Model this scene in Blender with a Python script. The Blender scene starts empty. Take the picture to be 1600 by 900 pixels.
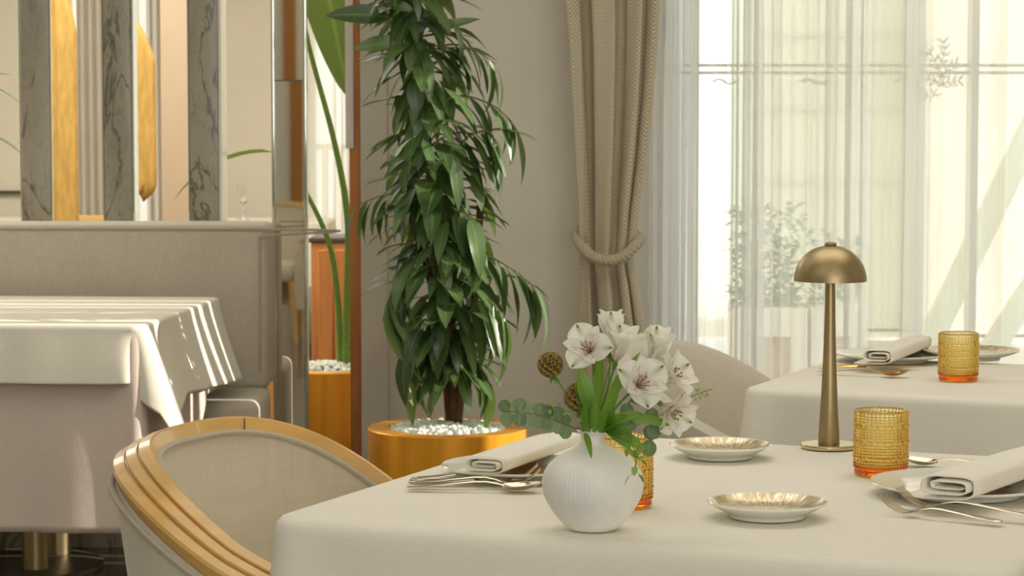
import bpy, bmesh, math, random
from mathutils import Vector, Matrix
PI = math.pi
V = Vector
random.seed(7)
S = bpy.context.scene
COL = S.collection

# ------------------------------------------------------------------ camera
F, HOR, CZ = 3800.0, 182.0, 1.31
PITCH = math.atan((450 - HOR) / F)
cam_d = bpy.data.cameras.new('camera')
cam = bpy.data.objects.new('camera', cam_d); COL.objects.link(cam)
cam.location = (0, 0, CZ)
cam.rotation_euler = (PI / 2 - PITCH, 0, 0)
cam_d.sensor_width = 36
cam_d.lens = 36 * F / 1600
cam_d.clip_end = 200
cam_d.dof.use_dof = True
cam_d.dof.focus_distance = 3.5
cam_d.dof.aperture_fstop = 20
S.camera = cam

def ray(px, py):
    a, b = (px - 800) / F, (450 - py) / F
    c, s = math.cos(PITCH), math.sin(PITCH)
    return V((a, c + b * s, -s + b * c))
def at(px, py, z=0.75):                 # measured point on a horizontal plane
    r = ray(px, py); t = (z - CZ) / r.z
    return V((r.x * t, r.y * t, z))
def atd(px, py, d):                     # measured point at distance d into the room
    r = ray(px, py); t = d / r.y
    return V((r.x * t, d, CZ + r.z * t))

# ------------------------------------------------------------------ materials
def lin(c):
    return tuple((x / 255 / 12.92 if x / 255 <= .04045 else ((x / 255 + .055) / 1.055) ** 2.4) for x in c)
class NT:
    def __init__(s, name):
        s.m = bpy.data.materials.new(name); s.m.use_nodes = True
        s.t = s.m.node_tree; s.t.nodes.clear()
        s.out = s.n('ShaderNodeOutputMaterial')
    def n(s, typ, **kw):
        o = s.t.nodes.new(typ)
        for k, v in kw.items(): setattr(o, k, v)
        return o
    def l(s, a, b): s.t.links.new(a, b)
    def put(s, sock, v):
        if hasattr(v, 'is_output'): s.l(v, sock)
        elif isinstance(v, (tuple, list)) and len(v) == 3 and sock.type == 'RGBA': sock.default_value = (*v, 1)
        else: sock.default_value = v
    def bsdf(s, **kw):
        b = s.n('ShaderNodeBsdfPrincipled')
        for k, v in kw.items(): s.put(b.inputs[k.replace('_', ' ')], v)
        return b
    def math(s, op, a, b=None, c=None):
        o = s.n('ShaderNodeMath', operation=op)
        for i, v in enumerate((a, b, c)):
            if v is not None: s.put(o.inputs[i], v)
        return o.outputs[0]
    def coords(s, kind='Object', scale=(1, 1, 1), rot=(0, 0, 0)):
        c = s.n('ShaderNodeTexCoord'); mp = s.n('ShaderNodeMapping')
        mp.inputs['Scale'].default_value = scale; mp.inputs['Rotation'].default_value = rot
        s.l(c.outputs[kind], mp.inputs[0]); return mp.outputs[0]
    def noise(s, vec, scale, detail=3, rough=.5, dist=0):
        o = s.n('ShaderNodeTexNoise'); s.l(vec, o.inputs['Vector'])
        o.inputs['Scale'].default_value = scale; o.inputs['Detail'].default_value = detail
        o.inputs['Roughness'].default_value = rough; o.inputs['Distortion'].default_value = dist
        return o.outputs[0]
    def ramp(s, fac, stops, interp='LINEAR'):
        o = s.n('ShaderNodeValToRGB'); s.l(fac, o.inputs[0]); cr = o.color_ramp; cr.interpolation = interp
        while len(cr.elements) < len(stops): cr.elements.new(.5)
        for e, (p, c) in zip(cr.elements, stops): e.position = p; e.color = (*c, 1)
        return o.outputs[0]
    def mix(s, fac, a, b, mode='MIX'):
        o = s.n('ShaderNodeMix', data_type='RGBA', blend_type=mode)
        s.put(o.inputs[0], fac); s.put(o.inputs[6], a); s.put(o.inputs[7], b); return o.outputs[2]
    def bump(s, h, strength, dist=.001):
        o = s.n('ShaderNodeBump'); o.inputs['Strength'].default_value = strength; o.inputs['Distance'].default_value = dist
        s.l(h, o.inputs['Height']); return o.outputs[0]
    def mixsh(s, fac, a, b):
        o = s.n('ShaderNodeMixShader'); s.put(o.inputs[0], fac); s.l(a, o.inputs[1]); s.l(b, o.inputs[2]); return o.outputs[0]
    def done(s, sh):
        s.l(sh.outputs[0] if hasattr(sh, 'outputs') else sh, s.out.inputs['Surface']); return s.m

def plain(name, c, rough=.5, metal=0.0, coat=0.0, var=.06, vscale=30, bump=0, bscale=300, stretch=(1, 1, 1), **kw):
    t = NT(name); co = t.coords('Object', stretch)
    nz = t.noise(co, vscale, 4)
    c0 = tuple(x * (1 - var) for x in c); c1 = tuple(min(1, x * (1 + var)) for x in c)
    colr = t.ramp(nz, [(.3, c0), (.7, c1)])
    b = t.bsdf(Base_Color=colr, Roughness=rough, Metallic=metal, Coat_Weight=coat, **kw)
    if bump: t.l(t.bump(t.noise(co, bscale, 2), bump), b.inputs['Normal'])
    return t.done(b)

def fabric(name, c, weave=420, var=.08, bump=.35, sheen=.15, streak=False, trans=0):
    t = NT(name); co = t.coords('Object')
    wx = t.noise(t.coords('Object', (1, 1, .12)), weave, 2); wz = t.noise(t.coords('Object', (.12, .12, 1)), weave, 2)
    w = t.math('ADD', wx, wz)
    big = t.noise(co, 5, 3)
    c0 = tuple(x * (1 - var) for x in c); c1 = tuple(min(1, x * (1 + var)) for x in c)
    k = t.math('ADD', t.math('MULTIPLY', w, .35), t.math('MULTIPLY', big, .3))
    colr = t.ramp(k, [(.35, c0), (.65, c1)])
    b = t.bsdf(Base_Color=colr, Roughness=.92, Sheen_Weight=sheen, Sheen_Roughness=.5)
    h = t.math('ADD', w, t.math('MULTIPLY', t.noise(co, 14, 3), 1.2))
    t.l(t.bump(h, bump, .0012), b.inputs['Normal'])
    if trans:
        tr = t.n('ShaderNodeBsdfTranslucent'); tr.inputs[0].default_value = (*c, 1)
        return t.done(t.mixsh(trans, b.outputs[0], tr.outputs[0]))
    return t.done(b)

M = {}
M['cloth'] = fabric('white_linen', lin((238, 233, 219)), 500, .03, .22, .1)
M['overlay'] = fabric('ivory_linen', lin((238, 232, 216)), 500, .03, .25, .1)
M['pink'] = fabric('blush_linen', lin((222, 206, 194)), 420, .05, .4, .1)
M['napkin'] = fabric('napkin_linen', lin((242, 237, 224)), 500, .02, .25, .1)
M['booth'] = fabric('booth_weave', lin((204, 196, 180)), 330, .10, .5, .15)
M['chair'] = fabric('chair_velvet', lin((216, 206, 184)), 90, .06, .3, .35)
M['chair_taupe'] = fabric('chair_taupe', lin((206, 198, 182)), 300, .06, .4, .3)
M['piping'] = fabric('piping', lin((184, 174, 154)), 300, .05, .3, .2)
M['wall'] = plain('wall_paint', lin((230, 225, 212)), .75, var=.02, vscale=3, bump=.25, bscale=180)
M['wall_tan'] = plain('wall_tan', lin((200, 178, 152)), .75, var=.03, vscale=3, bump=.2, bscale=200)
M['wall_white'] = plain('wall_white', lin((226, 218, 202)), .8, var=.02, vscale=3)
M['pilaster'] = plain('pilaster_stone', lin((194, 187, 173)), .4, var=.06, vscale=5, bump=.05)
M['trim_dark'] = plain('trim_dark', lin((82, 76, 66)), .4)
M['frame'] = plain('window_frame', lin((196, 196, 182)), .5, var=.03)
M['wood'] = plain('gold_beech', lin((214, 170, 98)), .34, var=.10, vscale=8, stretch=(1, 1, 6), coat=.35)
M['brass'] = plain('brushed_brass', lin((172, 154, 116)), .42, 1.0, var=.06, vscale=60, stretch=(1, 1, .05), bump=.05, bscale=500)
M['brass_base'] = plain('polished_brass', lin((214, 196, 158)), .22, 1.0, var=.04)
M['bronze'] = plain('brushed_bronze', lin((255, 172, 46)), .34, .45, var=.12, vscale=40, stretch=(1, 1, .04), bump=.05, bscale=600)
M['bronze_dark'] = plain('bronze_dark', lin((170, 112, 40)), .45, .3, var=.06)
M['reflection_strip'] = plain('window_reflection_white', lin((240, 236, 230)), .25, var=.02)  # plain white in place of window light mirrored by an edge
M['copper'] = plain('copper_wood', lin((206, 136, 78)), .4, .2, var=.12, vscale=14, stretch=(3, 3, .3))
M['gold_leaf'] = plain('hammered_gold', lin((228, 186, 104)), .5, .35, var=.16, vscale=22, stretch=(2, 2, .5), bump=.5, bscale=40)
M['steel'] = plain('champagne_steel', lin((216, 204, 180)), .16, 1.0, var=.03)
M['gold_steel'] = plain('gold_steel', lin((222, 178, 116)), .16, 1.0, var=.03)
M['porcelain'] = plain('porcelain', lin((232, 231, 220)), .12, var=.015, coat=.4)
M['stone_wht'] = plain('marble_chip', lin((232, 238, 228)), .6, var=.10, vscale=40)
M['bark'] = plain('bark', lin((96, 68, 44)), .85, var=.3, vscale=50, bump=.8, bscale=90)
M['pole'] = plain('bamboo_pole', lin((170, 104, 66)), .6, var=.12, vscale=30)
M['soil'] = plain('soil', lin((60, 48, 38)), .95, var=.3, vscale=60, bump=1, bscale=100)
M['rope'] = plain('rope', lin((196, 184, 160)), .85, var=.1, vscale=120, bump=.6, bscale=700)
M['stem'] = plain('green_stem', lin((112, 146, 60)), .5, var=.12, vscale=80)
M['twig'] = plain('twig', lin((120, 118, 70)), .6, var=.12, vscale=80)
M['brown_seed'] = plain('seed_head', lin((150, 124, 62)), .7, var=.2, vscale=300)
M['seed_dark'] = plain('seed_core', lin((78, 74, 28)), .8, var=.3, vscale=400)
M['paving'] = plain('paving', lin((226, 220, 208)), .8, var=.04, vscale=2)
M['facade'] = plain('facade_green', lin((206, 214, 194)), .85, var=.05, vscale=2)
M['facade_white'] = plain('facade_white', lin((246, 242, 236)), .85, var=.03, vscale=2)
M['plank'] = plain('planter_plank', lin((196, 164, 128)), .7, var=.1, vscale=6, stretch=(6, 6, .6))
M['planter_white'] = plain('planter_white', lin((240, 238, 230)), .6, var=.02)
M['ceiling'] = plain('ceiling_paint', lin((236, 230, 218)), .9, var=.01)

def m_floor():
    t = NT('dark_floor'); co = t.coords('Object', (.5, 3, 1))
    w = t.noise(co, 4, 5)
    c = t.ramp(w, [(.3, lin((70, 62, 52))), (.7, lin((104, 92, 78)))])
    b = t.bsdf(Base_Color=c, Roughness=.22, Coat_Weight=.3); return t.done(b)
M['floor'] = m_floor()
def m_marble():
    t = NT('grey_marble'); oi = t.n('ShaderNodeObjectInfo'); tc = t.n('ShaderNodeTexCoord'); va = t.n('ShaderNodeVectorMath'); t.l(tc.outputs['Object'], va.inputs[0])
    sc_ = t.n('ShaderNodeVectorMath', operation='SCALE'); t.l(oi.outputs['Location'], sc_.inputs[0]); sc_.inputs['Scale'].default_value = 3.7; t.l(sc_.outputs[0], va.inputs[1])
    mp = t.n('ShaderNodeMapping'); mp.inputs['Rotation'].default_value = (0, .55, 0); mp.inputs['Scale'].default_value = (1.5, 1, .5); t.l(va.outputs[0], mp.inputs[0]); co = mp.outputs[0]
    v1 = t.math('ABSOLUTE', t.math('SUBTRACT', t.noise(co, 3.2, 7, .6, 1.4), .5))
    v2 = t.math('ABSOLUTE', t.math('SUBTRACT', t.noise(co, 8.5, 6, .6, 1.0), .5))
    base = t.ramp(t.noise(co, 6, 4), [(.3, lin((156, 150, 136))), (.7, lin((180, 174, 158)))])
    c1 = t.mix(t.ramp(v1, [(.0, (.85,) * 3), (.02, (0, 0, 0))]), base, lin((88, 84, 72)))
    c2 = t.mix(t.ramp(v2, [(.0, (.5,) * 3), (.014, (0, 0, 0))]), c1, lin((112, 107, 94)))
    return t.done(t.bsdf(Base_Color=c2, Roughness=.3))
M['marble'] = m_marble()
def m_mirror():
    t = NT('mirror_glass'); nz = t.noise(t.coords('Object'), 3, 2)
    c = t.ramp(nz, [(.3, (.86, .87, .83)), (.7, (.89, .90, .86))])
    return t.done(t.bsdf(Base_Color=c, Metallic=1.0, Roughness=.02))
M['mirror'] = m_mirror()
M['bevel'] = plain('glass_bevel', lin((226, 234, 222)), .08, .9, var=.02)
def m_herring():
    t = NT('herringbone_drape'); uv = t.n('ShaderNodeUVMap'); sp = t.n('ShaderNodeSeparateXYZ'); t.l(uv.outputs[0], sp.inputs[0])
    u, v = sp.outputs[0], sp.outputs[1]
    zig = t.math('PINGPONG', u, .026)
    big = t.math('PINGPONG', v, .22)
    ph = t.math('MULTIPLY', t.math('ADD', zig, t.math('MULTIPLY', big, .9)), 2 * PI / .0115)
    s = t.math('ADD', t.math('MULTIPLY', t.math('SINE', ph), .5), .5)
    c = t.ramp(s, [(.25, lin((196, 182, 150))), (.75, lin((246, 238, 216)))])
    b = t.bsdf(Base_Color=c, Roughness=.9, Sheen_Weight=.2); t.l(t.bump(s, .35, .001), b.inputs['Normal'])
    tr = t.n('ShaderNodeBsdfTranslucent'); tr.inputs[0].default_value = (*lin((206, 190, 160)), 1)
    return t.done(t.mixsh(.2, b.outputs[0], tr.outputs[0]))
M['drape'] = m_herring()
def m_sheer(name, col, op0, op1):
    t = NT(name); tp = t.n('ShaderNodeBsdfTransparent'); tr = t.n('ShaderNodeBsdfTranslucent'); df = t.n('ShaderNodeBsdfDiffuse')
    uv = t.n('ShaderNodeUVMap'); sp = t.n('ShaderNodeSeparateXYZ'); t.l(uv.outputs[0], sp.inputs[0])
    th = t.noise(t.coords('UV', (60, .4, 1)), 3, 2)
    tr.inputs[0].default_value = (*col, 1); df.inputs[0].default_value = (*col, 1)
    a = t.mixsh(.22, tr.outputs[0], df.outputs[0])
    lw = t.n('ShaderNodeLayerWeight'); lw.inputs[0].default_value = .35
    op = t.math('ADD', t.math('MULTIPLY', lw.outputs[1], op1 - op0), t.math('ADD', op0 - .05, t.math('MULTIPLY', th, .1)))
    return t.done(t.mixsh(op, tp.outputs[0], a))
M['sheer'] = m_sheer('sheer_voile', (.95, .96, .965), .52, .97)
M['sheer_pink'] = m_sheer('sheer_far', (.76, .71, .64), .86, .98)
def m_leaf(name, c0, c1, back, rough=.32, trans=.22):
    t = NT(name); g = t.n('ShaderNodeNewGeometry')
    c = t.ramp(g.outputs['Random Per Island'], [(0, c0), (1, c1)])
    uv = t.n('ShaderNodeUVMap'); sp = t.n('ShaderNodeSeparateXYZ'); t.l(uv.outputs[0], sp.inputs[0])
    mid = t.math('ABSOLUTE', t.math('SUBTRACT', sp.outputs[0], .5))
    rib = t.ramp(mid, [(.0, (1, 1, 1)), (.07, (0, 0, 0))])
    c = t.mix(t.math('MULTIPLY', rib, .5), c, back)
    c = t.mix(g.outputs['Backfacing'], c, t.mix(.45, c, back))
    vein = t.math('SINE', t.math('MULTIPLY', t.math('ADD', sp.outputs[1], t.math('MULTIPLY', mid, -.4)), 110))
    b = t.bsdf(Base_Color=c, Roughness=rough, Specular_IOR_Level=.75); t.l(t.bump(vein, .12, .0006), b.inputs['Normal'])
    tr = t.n('ShaderNodeBsdfTranslucent'); t.l(t.mix(.5, c, lin((150, 185, 70))), tr.inputs[0])
    return t.done(t.mixsh(trans, b.outputs[0], tr.outputs[0]))
M['ficus'] = m_leaf('ficus_leaf', lin((46, 72, 42)), lin((100, 128, 76)), lin((150, 172, 104)))
M['strel'] = m_leaf('strelitzia_leaf', lin((62, 84, 34)), lin((96, 120, 52)), lin((150, 170, 90)))
M['alst_leaf'] = m_leaf('alstroemeria_leaf', lin((88, 140, 40)), lin((134, 178, 64)), lin((160, 190, 100)), .4, .35)
M['euc'] = m_leaf('eucalyptus_leaf', lin((84, 110, 72)), lin((126, 148, 108)), lin((150, 170, 134)), .55, .2)
M['sprig'] = m_leaf('sprig_leaf', lin((122, 158, 66)), lin((158, 188, 90)), lin((170, 195, 110)), .5, .3)
M['hedge'] = m_leaf('hedge_leaf', lin((70, 96, 56)), lin((110, 134, 82)), lin((140, 160, 100)), .6, .2)
def m_petal(name, streak):
    t = NT(name); uv = t.n('ShaderNodeUVMap'); sp = t.n('ShaderNodeSeparateXYZ'); t.l(uv.outputs[0], sp.inputs[0])
    u, v = sp.outputs[0], sp.outputs[1]
    mid = t.math('ABSOLUTE', t.math('SUBTRACT', u, .5))
    c = t.ramp(v, [(0, lin((240, 214, 206))), (.3, lin((250, 246, 238))), (.8, lin((250, 248, 240))), (1, lin((244, 240, 228)))])
    if streak:
        vo = t.n('ShaderNodeTexVoronoi'); vo.inputs['Scale'].default_value = 1
        mp = t.n('ShaderNodeMapping'); mp.inputs['Scale'].default_value = (11, 2.4, 1); t.l(uv.outputs[0], mp.inputs[0]); t.l(mp.outputs[0], vo.inputs['Vector'])
        st = t.ramp(vo.outputs[0], [(.16, (1, 1, 1)), (.3, (0, 0, 0))])
        zone = t.ramp(v, [(.16, (0, 0, 0)), (.28, (1, 1, 1)), (.72, (1, 1, 1)), (.82, (0, 0, 0))])
        c = t.mix(t.math('MULTIPLY', st, zone), c, lin((120, 36, 48)))
        c = t.mix(t.ramp(v, [(.0, (.5,) * 3), (.45, (0, 0, 0))]), c, lin((232, 160, 164)))
    else:
        gz = t.ramp(v, [(.5, (0, 0, 0)), (.85, (.7,) * 3), (1, (.5,) * 3)])
        gm = t.ramp(mid, [(.03, (1, 1, 1)), (.16, (0, 0, 0))])
        c = t.mix(t.math('MULTIPLY', gz, gm), c, lin((150, 170, 80)))
        dk = t.math('MULTIPLY', t.ramp(v, [(.86, (0, 0, 0)), (.9, (1, 1, 1)), (.95, (1, 1, 1)), (.98, (0, 0, 0))]), t.ramp(mid, [(.03, (1, 1, 1)), (.09, (0, 0, 0))]))
        c = t.mix(dk, c, lin((92, 90, 52)))
    b = t.bsdf(Base_Color=c, Roughness=.5); tr = t.n('ShaderNodeBsdfTranslucent'); t.l(c, tr.inputs[0])
    return t.done(t.mixsh(.35, b.outputs[0], tr.outputs[0]))
M['petal'] = m_petal('petal_plain', False); M['petal_s'] = m_petal('petal_streaked', True)
def m_amber():
    t = NT('amber_glass'); nz = t.noise(t.coords('Object'), 20, 2)
    b = t.bsdf(Base_Color=t.ramp(nz, [(.3, (1, .985, .95)), (.7, (1, .99, .97))]), Roughness=.03, Transmission_Weight=1.0, IOR=1.48)
    va = t.n('ShaderNodeVolumeAbsorption'); va.inputs['Color'].default_value = (.994, .85, .02, 1); va.inputs['Density'].default_value = 140
    t.l(va.outputs[0], t.out.inputs['Volume']); return t.done(b)
M['amber'] = m_amber()
def m_clear():
    t = NT('clear_glass'); nz = t.noise(t.coords('Object'), 20, 2)
    return t.done(t.bsdf(Base_Color=t.ramp(nz, [(.3, (.97,) * 3), (.7, (1,) * 3)]), Roughness=.01, Transmission_Weight=1.0, IOR=1.45))
M['clear'] = m_clear()
def m_pane():
    t = NT('window_glass'); nz = t.noise(t.coords('Object'), 2, 2)
    tp = t.n('ShaderNodeBsdfTransparent'); t.l(t.ramp(nz, [(.3, (.95, .97, .94)), (.7, (.97, .98, .96))]), tp.inputs[0])
    g = t.n('ShaderNodeBsdfGlossy'); g.inputs['Roughness'].default_value = .02
    return t.done(t.mixsh(.05, tp.outputs[0], g.outputs[0]))
M['pane'] = m_pane()
M['etch'] = m_sheer('frosted_etch', (.62, .63, .58), .85, .95)
def m_goldplate():
    t = NT('champagne_glaze'); co = t.n('ShaderNodeTexCoord'); sp = t.n('ShaderNodeSeparateXYZ'); t.l(co.outputs['Object'], sp.inputs[0])
    ang = t.math('ARCTAN2', sp.outputs[1], sp.outputs[0])
    r = t.math('POWER', t.math('ADD', t.math('MULTIPLY', sp.outputs[0], sp.outputs[0]), t.math('MULTIPLY', sp.outputs[1], sp.outputs[1])), .5)
    cx = t.n('ShaderNodeCombineXYZ'); t.l(t.math('MULTIPLY', ang, 6), cx.inputs[0]); t.l(t.math('MULTIPLY', r, 22), cx.inputs[1])
    nz = t.noise(cx.outputs[0], 2.6, 4, .6)
    c = t.ramp(nz, [(.40, lin((196, 172, 128))), (.52, lin((214, 194, 154))), (.60, lin((246, 238, 216)))])
    b = t.bsdf(Base_Color=c, Roughness=.3, Metallic=.45, Coat_Weight=.5); t.l(t.bump(nz, .3, .0008), b.inputs['Normal']); return t.done(b)
M['goldplate'] = m_goldplate()
def m_charger():
    t = NT('gilded_porcelain'); co = t.n('ShaderNodeTexCoord'); sp = t.n('ShaderNodeSeparateXYZ'); t.l(co.outputs['Object'], sp.inputs[0])
    r = t.math('POWER', t.math('ADD', t.math('MULTIPLY', sp.outputs[0], sp.outputs[0]), t.math('MULTIPLY', sp.outputs[1], sp.outputs[1])), .5)
    nz = t.noise(t.coords('Object', (1, 6, 1)), 40, 4, .6)
    k = t.math('ADD', r, t.math('MULTIPLY', t.math('SUBTRACT', nz, .5), .09))
    g = t.ramp(t.math('MULTIPLY', k, 5), [(.30, (1, 1, 1)), (.40, (0, 0, 0))])
    c = t.mix(g, lin((236, 234, 222)), lin((210, 158, 66)))
    b = t.bsdf(Base_Color=c, Roughness=.15, Metallic=t.math('MULTIPLY', g, .7), Coat_Weight=.4); return t.done(b)
M['charger'] = m_charger()
def m_vase():
    t = NT('bisque_white'); co = t.coords('Object')
    c = t.ramp(t.noise(co, 40, 4), [(.3, lin((240, 238, 231))), (.7, lin((247, 245, 239)))])
    b = t.bsdf(Base_Color=c, Roughness=.85); t.l(t.bump(t.noise(co, 600, 2), .3, .0006), b.inputs['Normal']); return t.done(b)
M['vase'] = m_vase()

# ------------------------------------------------------------------ mesh helpers
class MB:
    def __init__(s): s.v = []; s.f = []; s.uv = {}
    def add(s, vs, fs, uvs=None):
        b = len(s.v); s.v.extend([V(p) for p in vs])
        for f in fs: s.f.append([i + b for i in f])
        if uvs:
            for i, u in enumerate(uvs): s.uv[b + i] = u
        return b
    def grid(s, rows, close_u=False, uvs=None, cap0=False, cap1=False):
        n = len(rows[0]); vs = [p for r in rows for p in r]; fs = []
        for j in range(len(rows) - 1):
            for i in range(n if close_u else n - 1):
                k = (i + 1) % n
                fs.append([j * n + i, j * n + k, (j + 1) * n + k, (j + 1) * n + i])
        if cap0: fs.append(list(range(n))[::-1])
        if cap1: fs.append([(len(rows) - 1) * n + i for i in range(n)])
        s.add(vs, fs, uvs)
    def lathe(s, prof, seg=64, c=(0, 0, 0), fn=None, closed=False):
        rows = []
        pr = list(prof) + ([prof[0]] if closed else [])
        for r, z in pr:
            row = []
            for i in range(seg):
                a = 2 * PI * i / seg; rr = fn(r, z, a) if fn else r
                row.append(V((c[0] + rr * math.cos(a), c[1] + rr * math.sin(a), c[2] + z)))
            rows.append(row)
        s.grid(rows, True)
    def tube(s, pts, rad, seg=8, caps=True):
        pts = [V(p) for p in pts]; n = len(pts)
        rad = rad if isinstance(rad, (list, tuple)) else [rad] * n
        T = [(pts[min(i + 1, n - 1)] - pts[max(i - 1, 0)]).normalized() for i in range(n)]
        up = V((0, 0, 1)) if abs(T[0].z) < .9 else V((1, 0, 0))
        N = (up - T[0] * up.dot(T[0])).normalized(); rows = []
        for i in range(n):
            N = (N - T[i] * N.dot(T[i])).normalized(); B = T[i].cross(N)
            rows.append([pts[i] + (N * math.cos(2 * PI * k / seg) + B * math.sin(2 * PI * k / seg)) * rad[i] for k in range(seg)])
        s.grid(rows, True, cap0=caps, cap1=caps)
    def sweep(s, pts, frames, sect, close=False):
        rows = [[p + a * u + b * w for u, w in sect] for p, (a, b) in zip(pts, frames)]
        s.grid(rows, True, cap0=not close, cap1=not close)
    def box(s, lo, hi):
        x0, y0, z0 = lo; x1, y1, z1 = hi
        s.add([(x0, y0, z0), (x1, y0, z0), (x1, y1, z0), (x0, y1, z0), (x0, y0, z1), (x1, y0, z1), (x1, y1, z1), (x0, y1, z1)],
              [[0, 3, 2, 1], [4, 5, 6, 7], [0, 1, 5, 4], [1, 2, 6, 5], [2, 3, 7, 6], [3, 0, 4, 7]])
    def rbox(s, lo, hi, r=.02, seg=4, mat=None):
        bm = bmesh.new(); bmesh.ops.create_cube(bm, size=1)
        lo, hi = V(lo), V(hi); c = (lo + hi) / 2; d = hi - lo
        for v in bm.verts: v.co = V((v.co.x * d.x, v.co.y * d.y, v.co.z * d.z)) + c
        bmesh.ops.bevel(bm, geom=bm.edges[:], offset=r, segments=seg, profile=.5, affect='EDGES')
        bm.verts.ensure_lookup_table()
        s.add([(mat @ v.co if mat else v.co) for v in bm.verts], [[v.index for v in f.verts] for f in bm.faces]); bm.free()
    def build(s, name, mat, parent=None, smooth=True, origin=None, auto=40):
        me = bpy.data.meshes.new(name); o0 = V(origin) if origin is not None else V((0, 0, 0))
        me.from_pydata([tuple(p - o0) for p in s.v], [], s.f); me.update()
        if s.uv:
            ul = me.uv_layers.new(name='UVMap')
            for lp in me.loops: ul.data[lp.index].uv = s.uv.get(lp.vertex_index, (0, 0))
        bm = bmesh.new(); bm.from_mesh(me)
        if not s.uv: bmesh.ops.recalc_face_normals(bm, faces=bm.faces[:])
        if smooth:
            for f in bm.faces: f.smooth = True
            for e in bm.edges:
                if len(e.link_faces) == 2 and e.calc_face_angle(0) > math.radians(auto): e.smooth = False
        bm.to_mesh(me); bm.free()
        o = bpy.data.objects.new(name, me); COL.objects.link(o); me.materials.append(M[mat] if isinstance(mat, str) else mat)
        o.location = o0
        if parent is not None:
            o.parent = parent; o.location = o0
        return o
def tag(o, label, cat, group=None, kind=None):
    if label: o['label'] = label
    if cat: o['category'] = cat
    if group: o['group'] = group
    if kind: o['kind'] = kind
    return o
def thing(name, label, cat, loc=(0, 0, 0), rz=0, group=None):
    o = bpy.data.objects.new(name, None); COL.objects.link(o); o.empty_display_size = .05
    o.location = loc; o.rotation_euler = (0, 0, rz); return tag(o, label, cat, group)
def struct(name, mb, mat, smooth=False):
    o = mb.build(name, mat, None, smooth); o['kind'] = 'structure'; return o
def dup(root, loc, rz, label=None, group=None):
    r = root.copy(); COL.objects.link(r); r.location = loc; r.rotation_euler = (0, 0, rz)
    if label: r['label'] = label
    if group: r['group'] = group
    for ch in list(root.children):
        c = ch.copy(); COL.objects.link(c); c.parent = r
        for g in list(ch.children):
            d = g.copy(); COL.objects.link(d); d.parent = c
    return r
def cat(pts, n=8):
    pts = [V(p) for p in pts]; P = [pts[0] * 2 - pts[1]] + pts + [pts[-1] * 2 - pts[-2]]; out = []
    for i in range(1, len(P) - 2):
        for k in range(n):
            t = k / n; a, b, c, d = P[i - 1], P[i], P[i + 1], P[i + 2]
            out.append(.5 * ((2 * b) + (c - a) * t + (2 * a - 5 * b + 4 * c - d) * t * t + (3 * b - a - 3 * c + d) * t ** 3))
    out.append(pts[-1]); return out
def interp(tab, x):
    if x <= tab[0][0]: return tab[0][1:]
    for a, b in zip(tab, tab[1:]):
        if x <= b[0]:
            k = (x - a[0]) / (b[0] - a[0]); return tuple(p + (q - p) * k for p, q in zip(a[1:], b[1:]))
    return tab[-1][1:]
def lance(t): return max(0.0, math.sin(PI * min(1, t) ** .8)) ** .85
def ovate(t): return max(0.0, math.sin(PI * min(1, t) ** .62)) ** .7
def leaf(mb, base, d, L, W, droop=.8, up=None, fold=.18, n=7, prof=lance, wave=0):
    d = V(d).normalized(); up = V(up) if up is not None else V((0, 0, 1))
    side = d.cross(up)
    if side.length < 1e-3: side = V((1, 0, 0))
    side.normalize(); c = V(base); rows = []; uv = []; tau = d.copy()
    for i in range(n + 1):
        t = i / n; nr = side.cross(tau).normalized(); w = W * prof(t) / 2 + .0004
        wv = wave * math.sin(t * 9) * w
        rows.append([c - side * w + nr * (fold * w + wv), c.copy(), c + side * w + nr * (fold * w - wv)]); uv += [(0, t), (.5, t), (1, t)]
        tau = (Matrix.Rotation(-droop / n, 3, side) @ tau) if True else tau
        if tau.z < -.97: tau = V((tau.x, tau.y, -.97 * 1)).normalized()
        c = c + tau * (L / n)
    mb.grid(rows, uvs=uv); return c

# ------------------------------------------------------------------ room shell
YW = 7.78
b = MB(); b.box((-5.2, -2.6, -.1), (2.9, 14.2, 0)); fl = struct('floor', b, 'floor')
b = MB(); b.box((-5.2, -2.6, 3.1), (2.9, 14.2, 3.2)); struct('ceiling', b, 'ceiling')
b = MB(); b.box((-5.2, -2.6, 0), (-5.0, 14.2, 3.1)); struct('wall_left', b, 'wall')
xw0 = atd(1030, 300, YW).x
xp0, xp1 = atd(566, 300, 7.7).x, atd(606, 300, 7.7).x
b = MB(); b.box((xp1 - .02, YW, 0), (xw0, YW + .2, 3.1)); b.box((xw0, YW, 2.75), (2.9, YW + .2, 3.1)); b.box((xw0, YW, 0), (2.9, YW + .2, .12))
struct('wall_back', b, 'wall')
b = MB(); b.box((xp0, 7.62, 0), (xp1, YW + .2, 3.1)); struct('trim_1', b, 'pilaster')
b = MB(); b.box((xp0 + .13, YW + .2, 0), (xp0 + .22, 14.0, 3.1)); struct('wall_alcove', b, 'wall_white')
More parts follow.
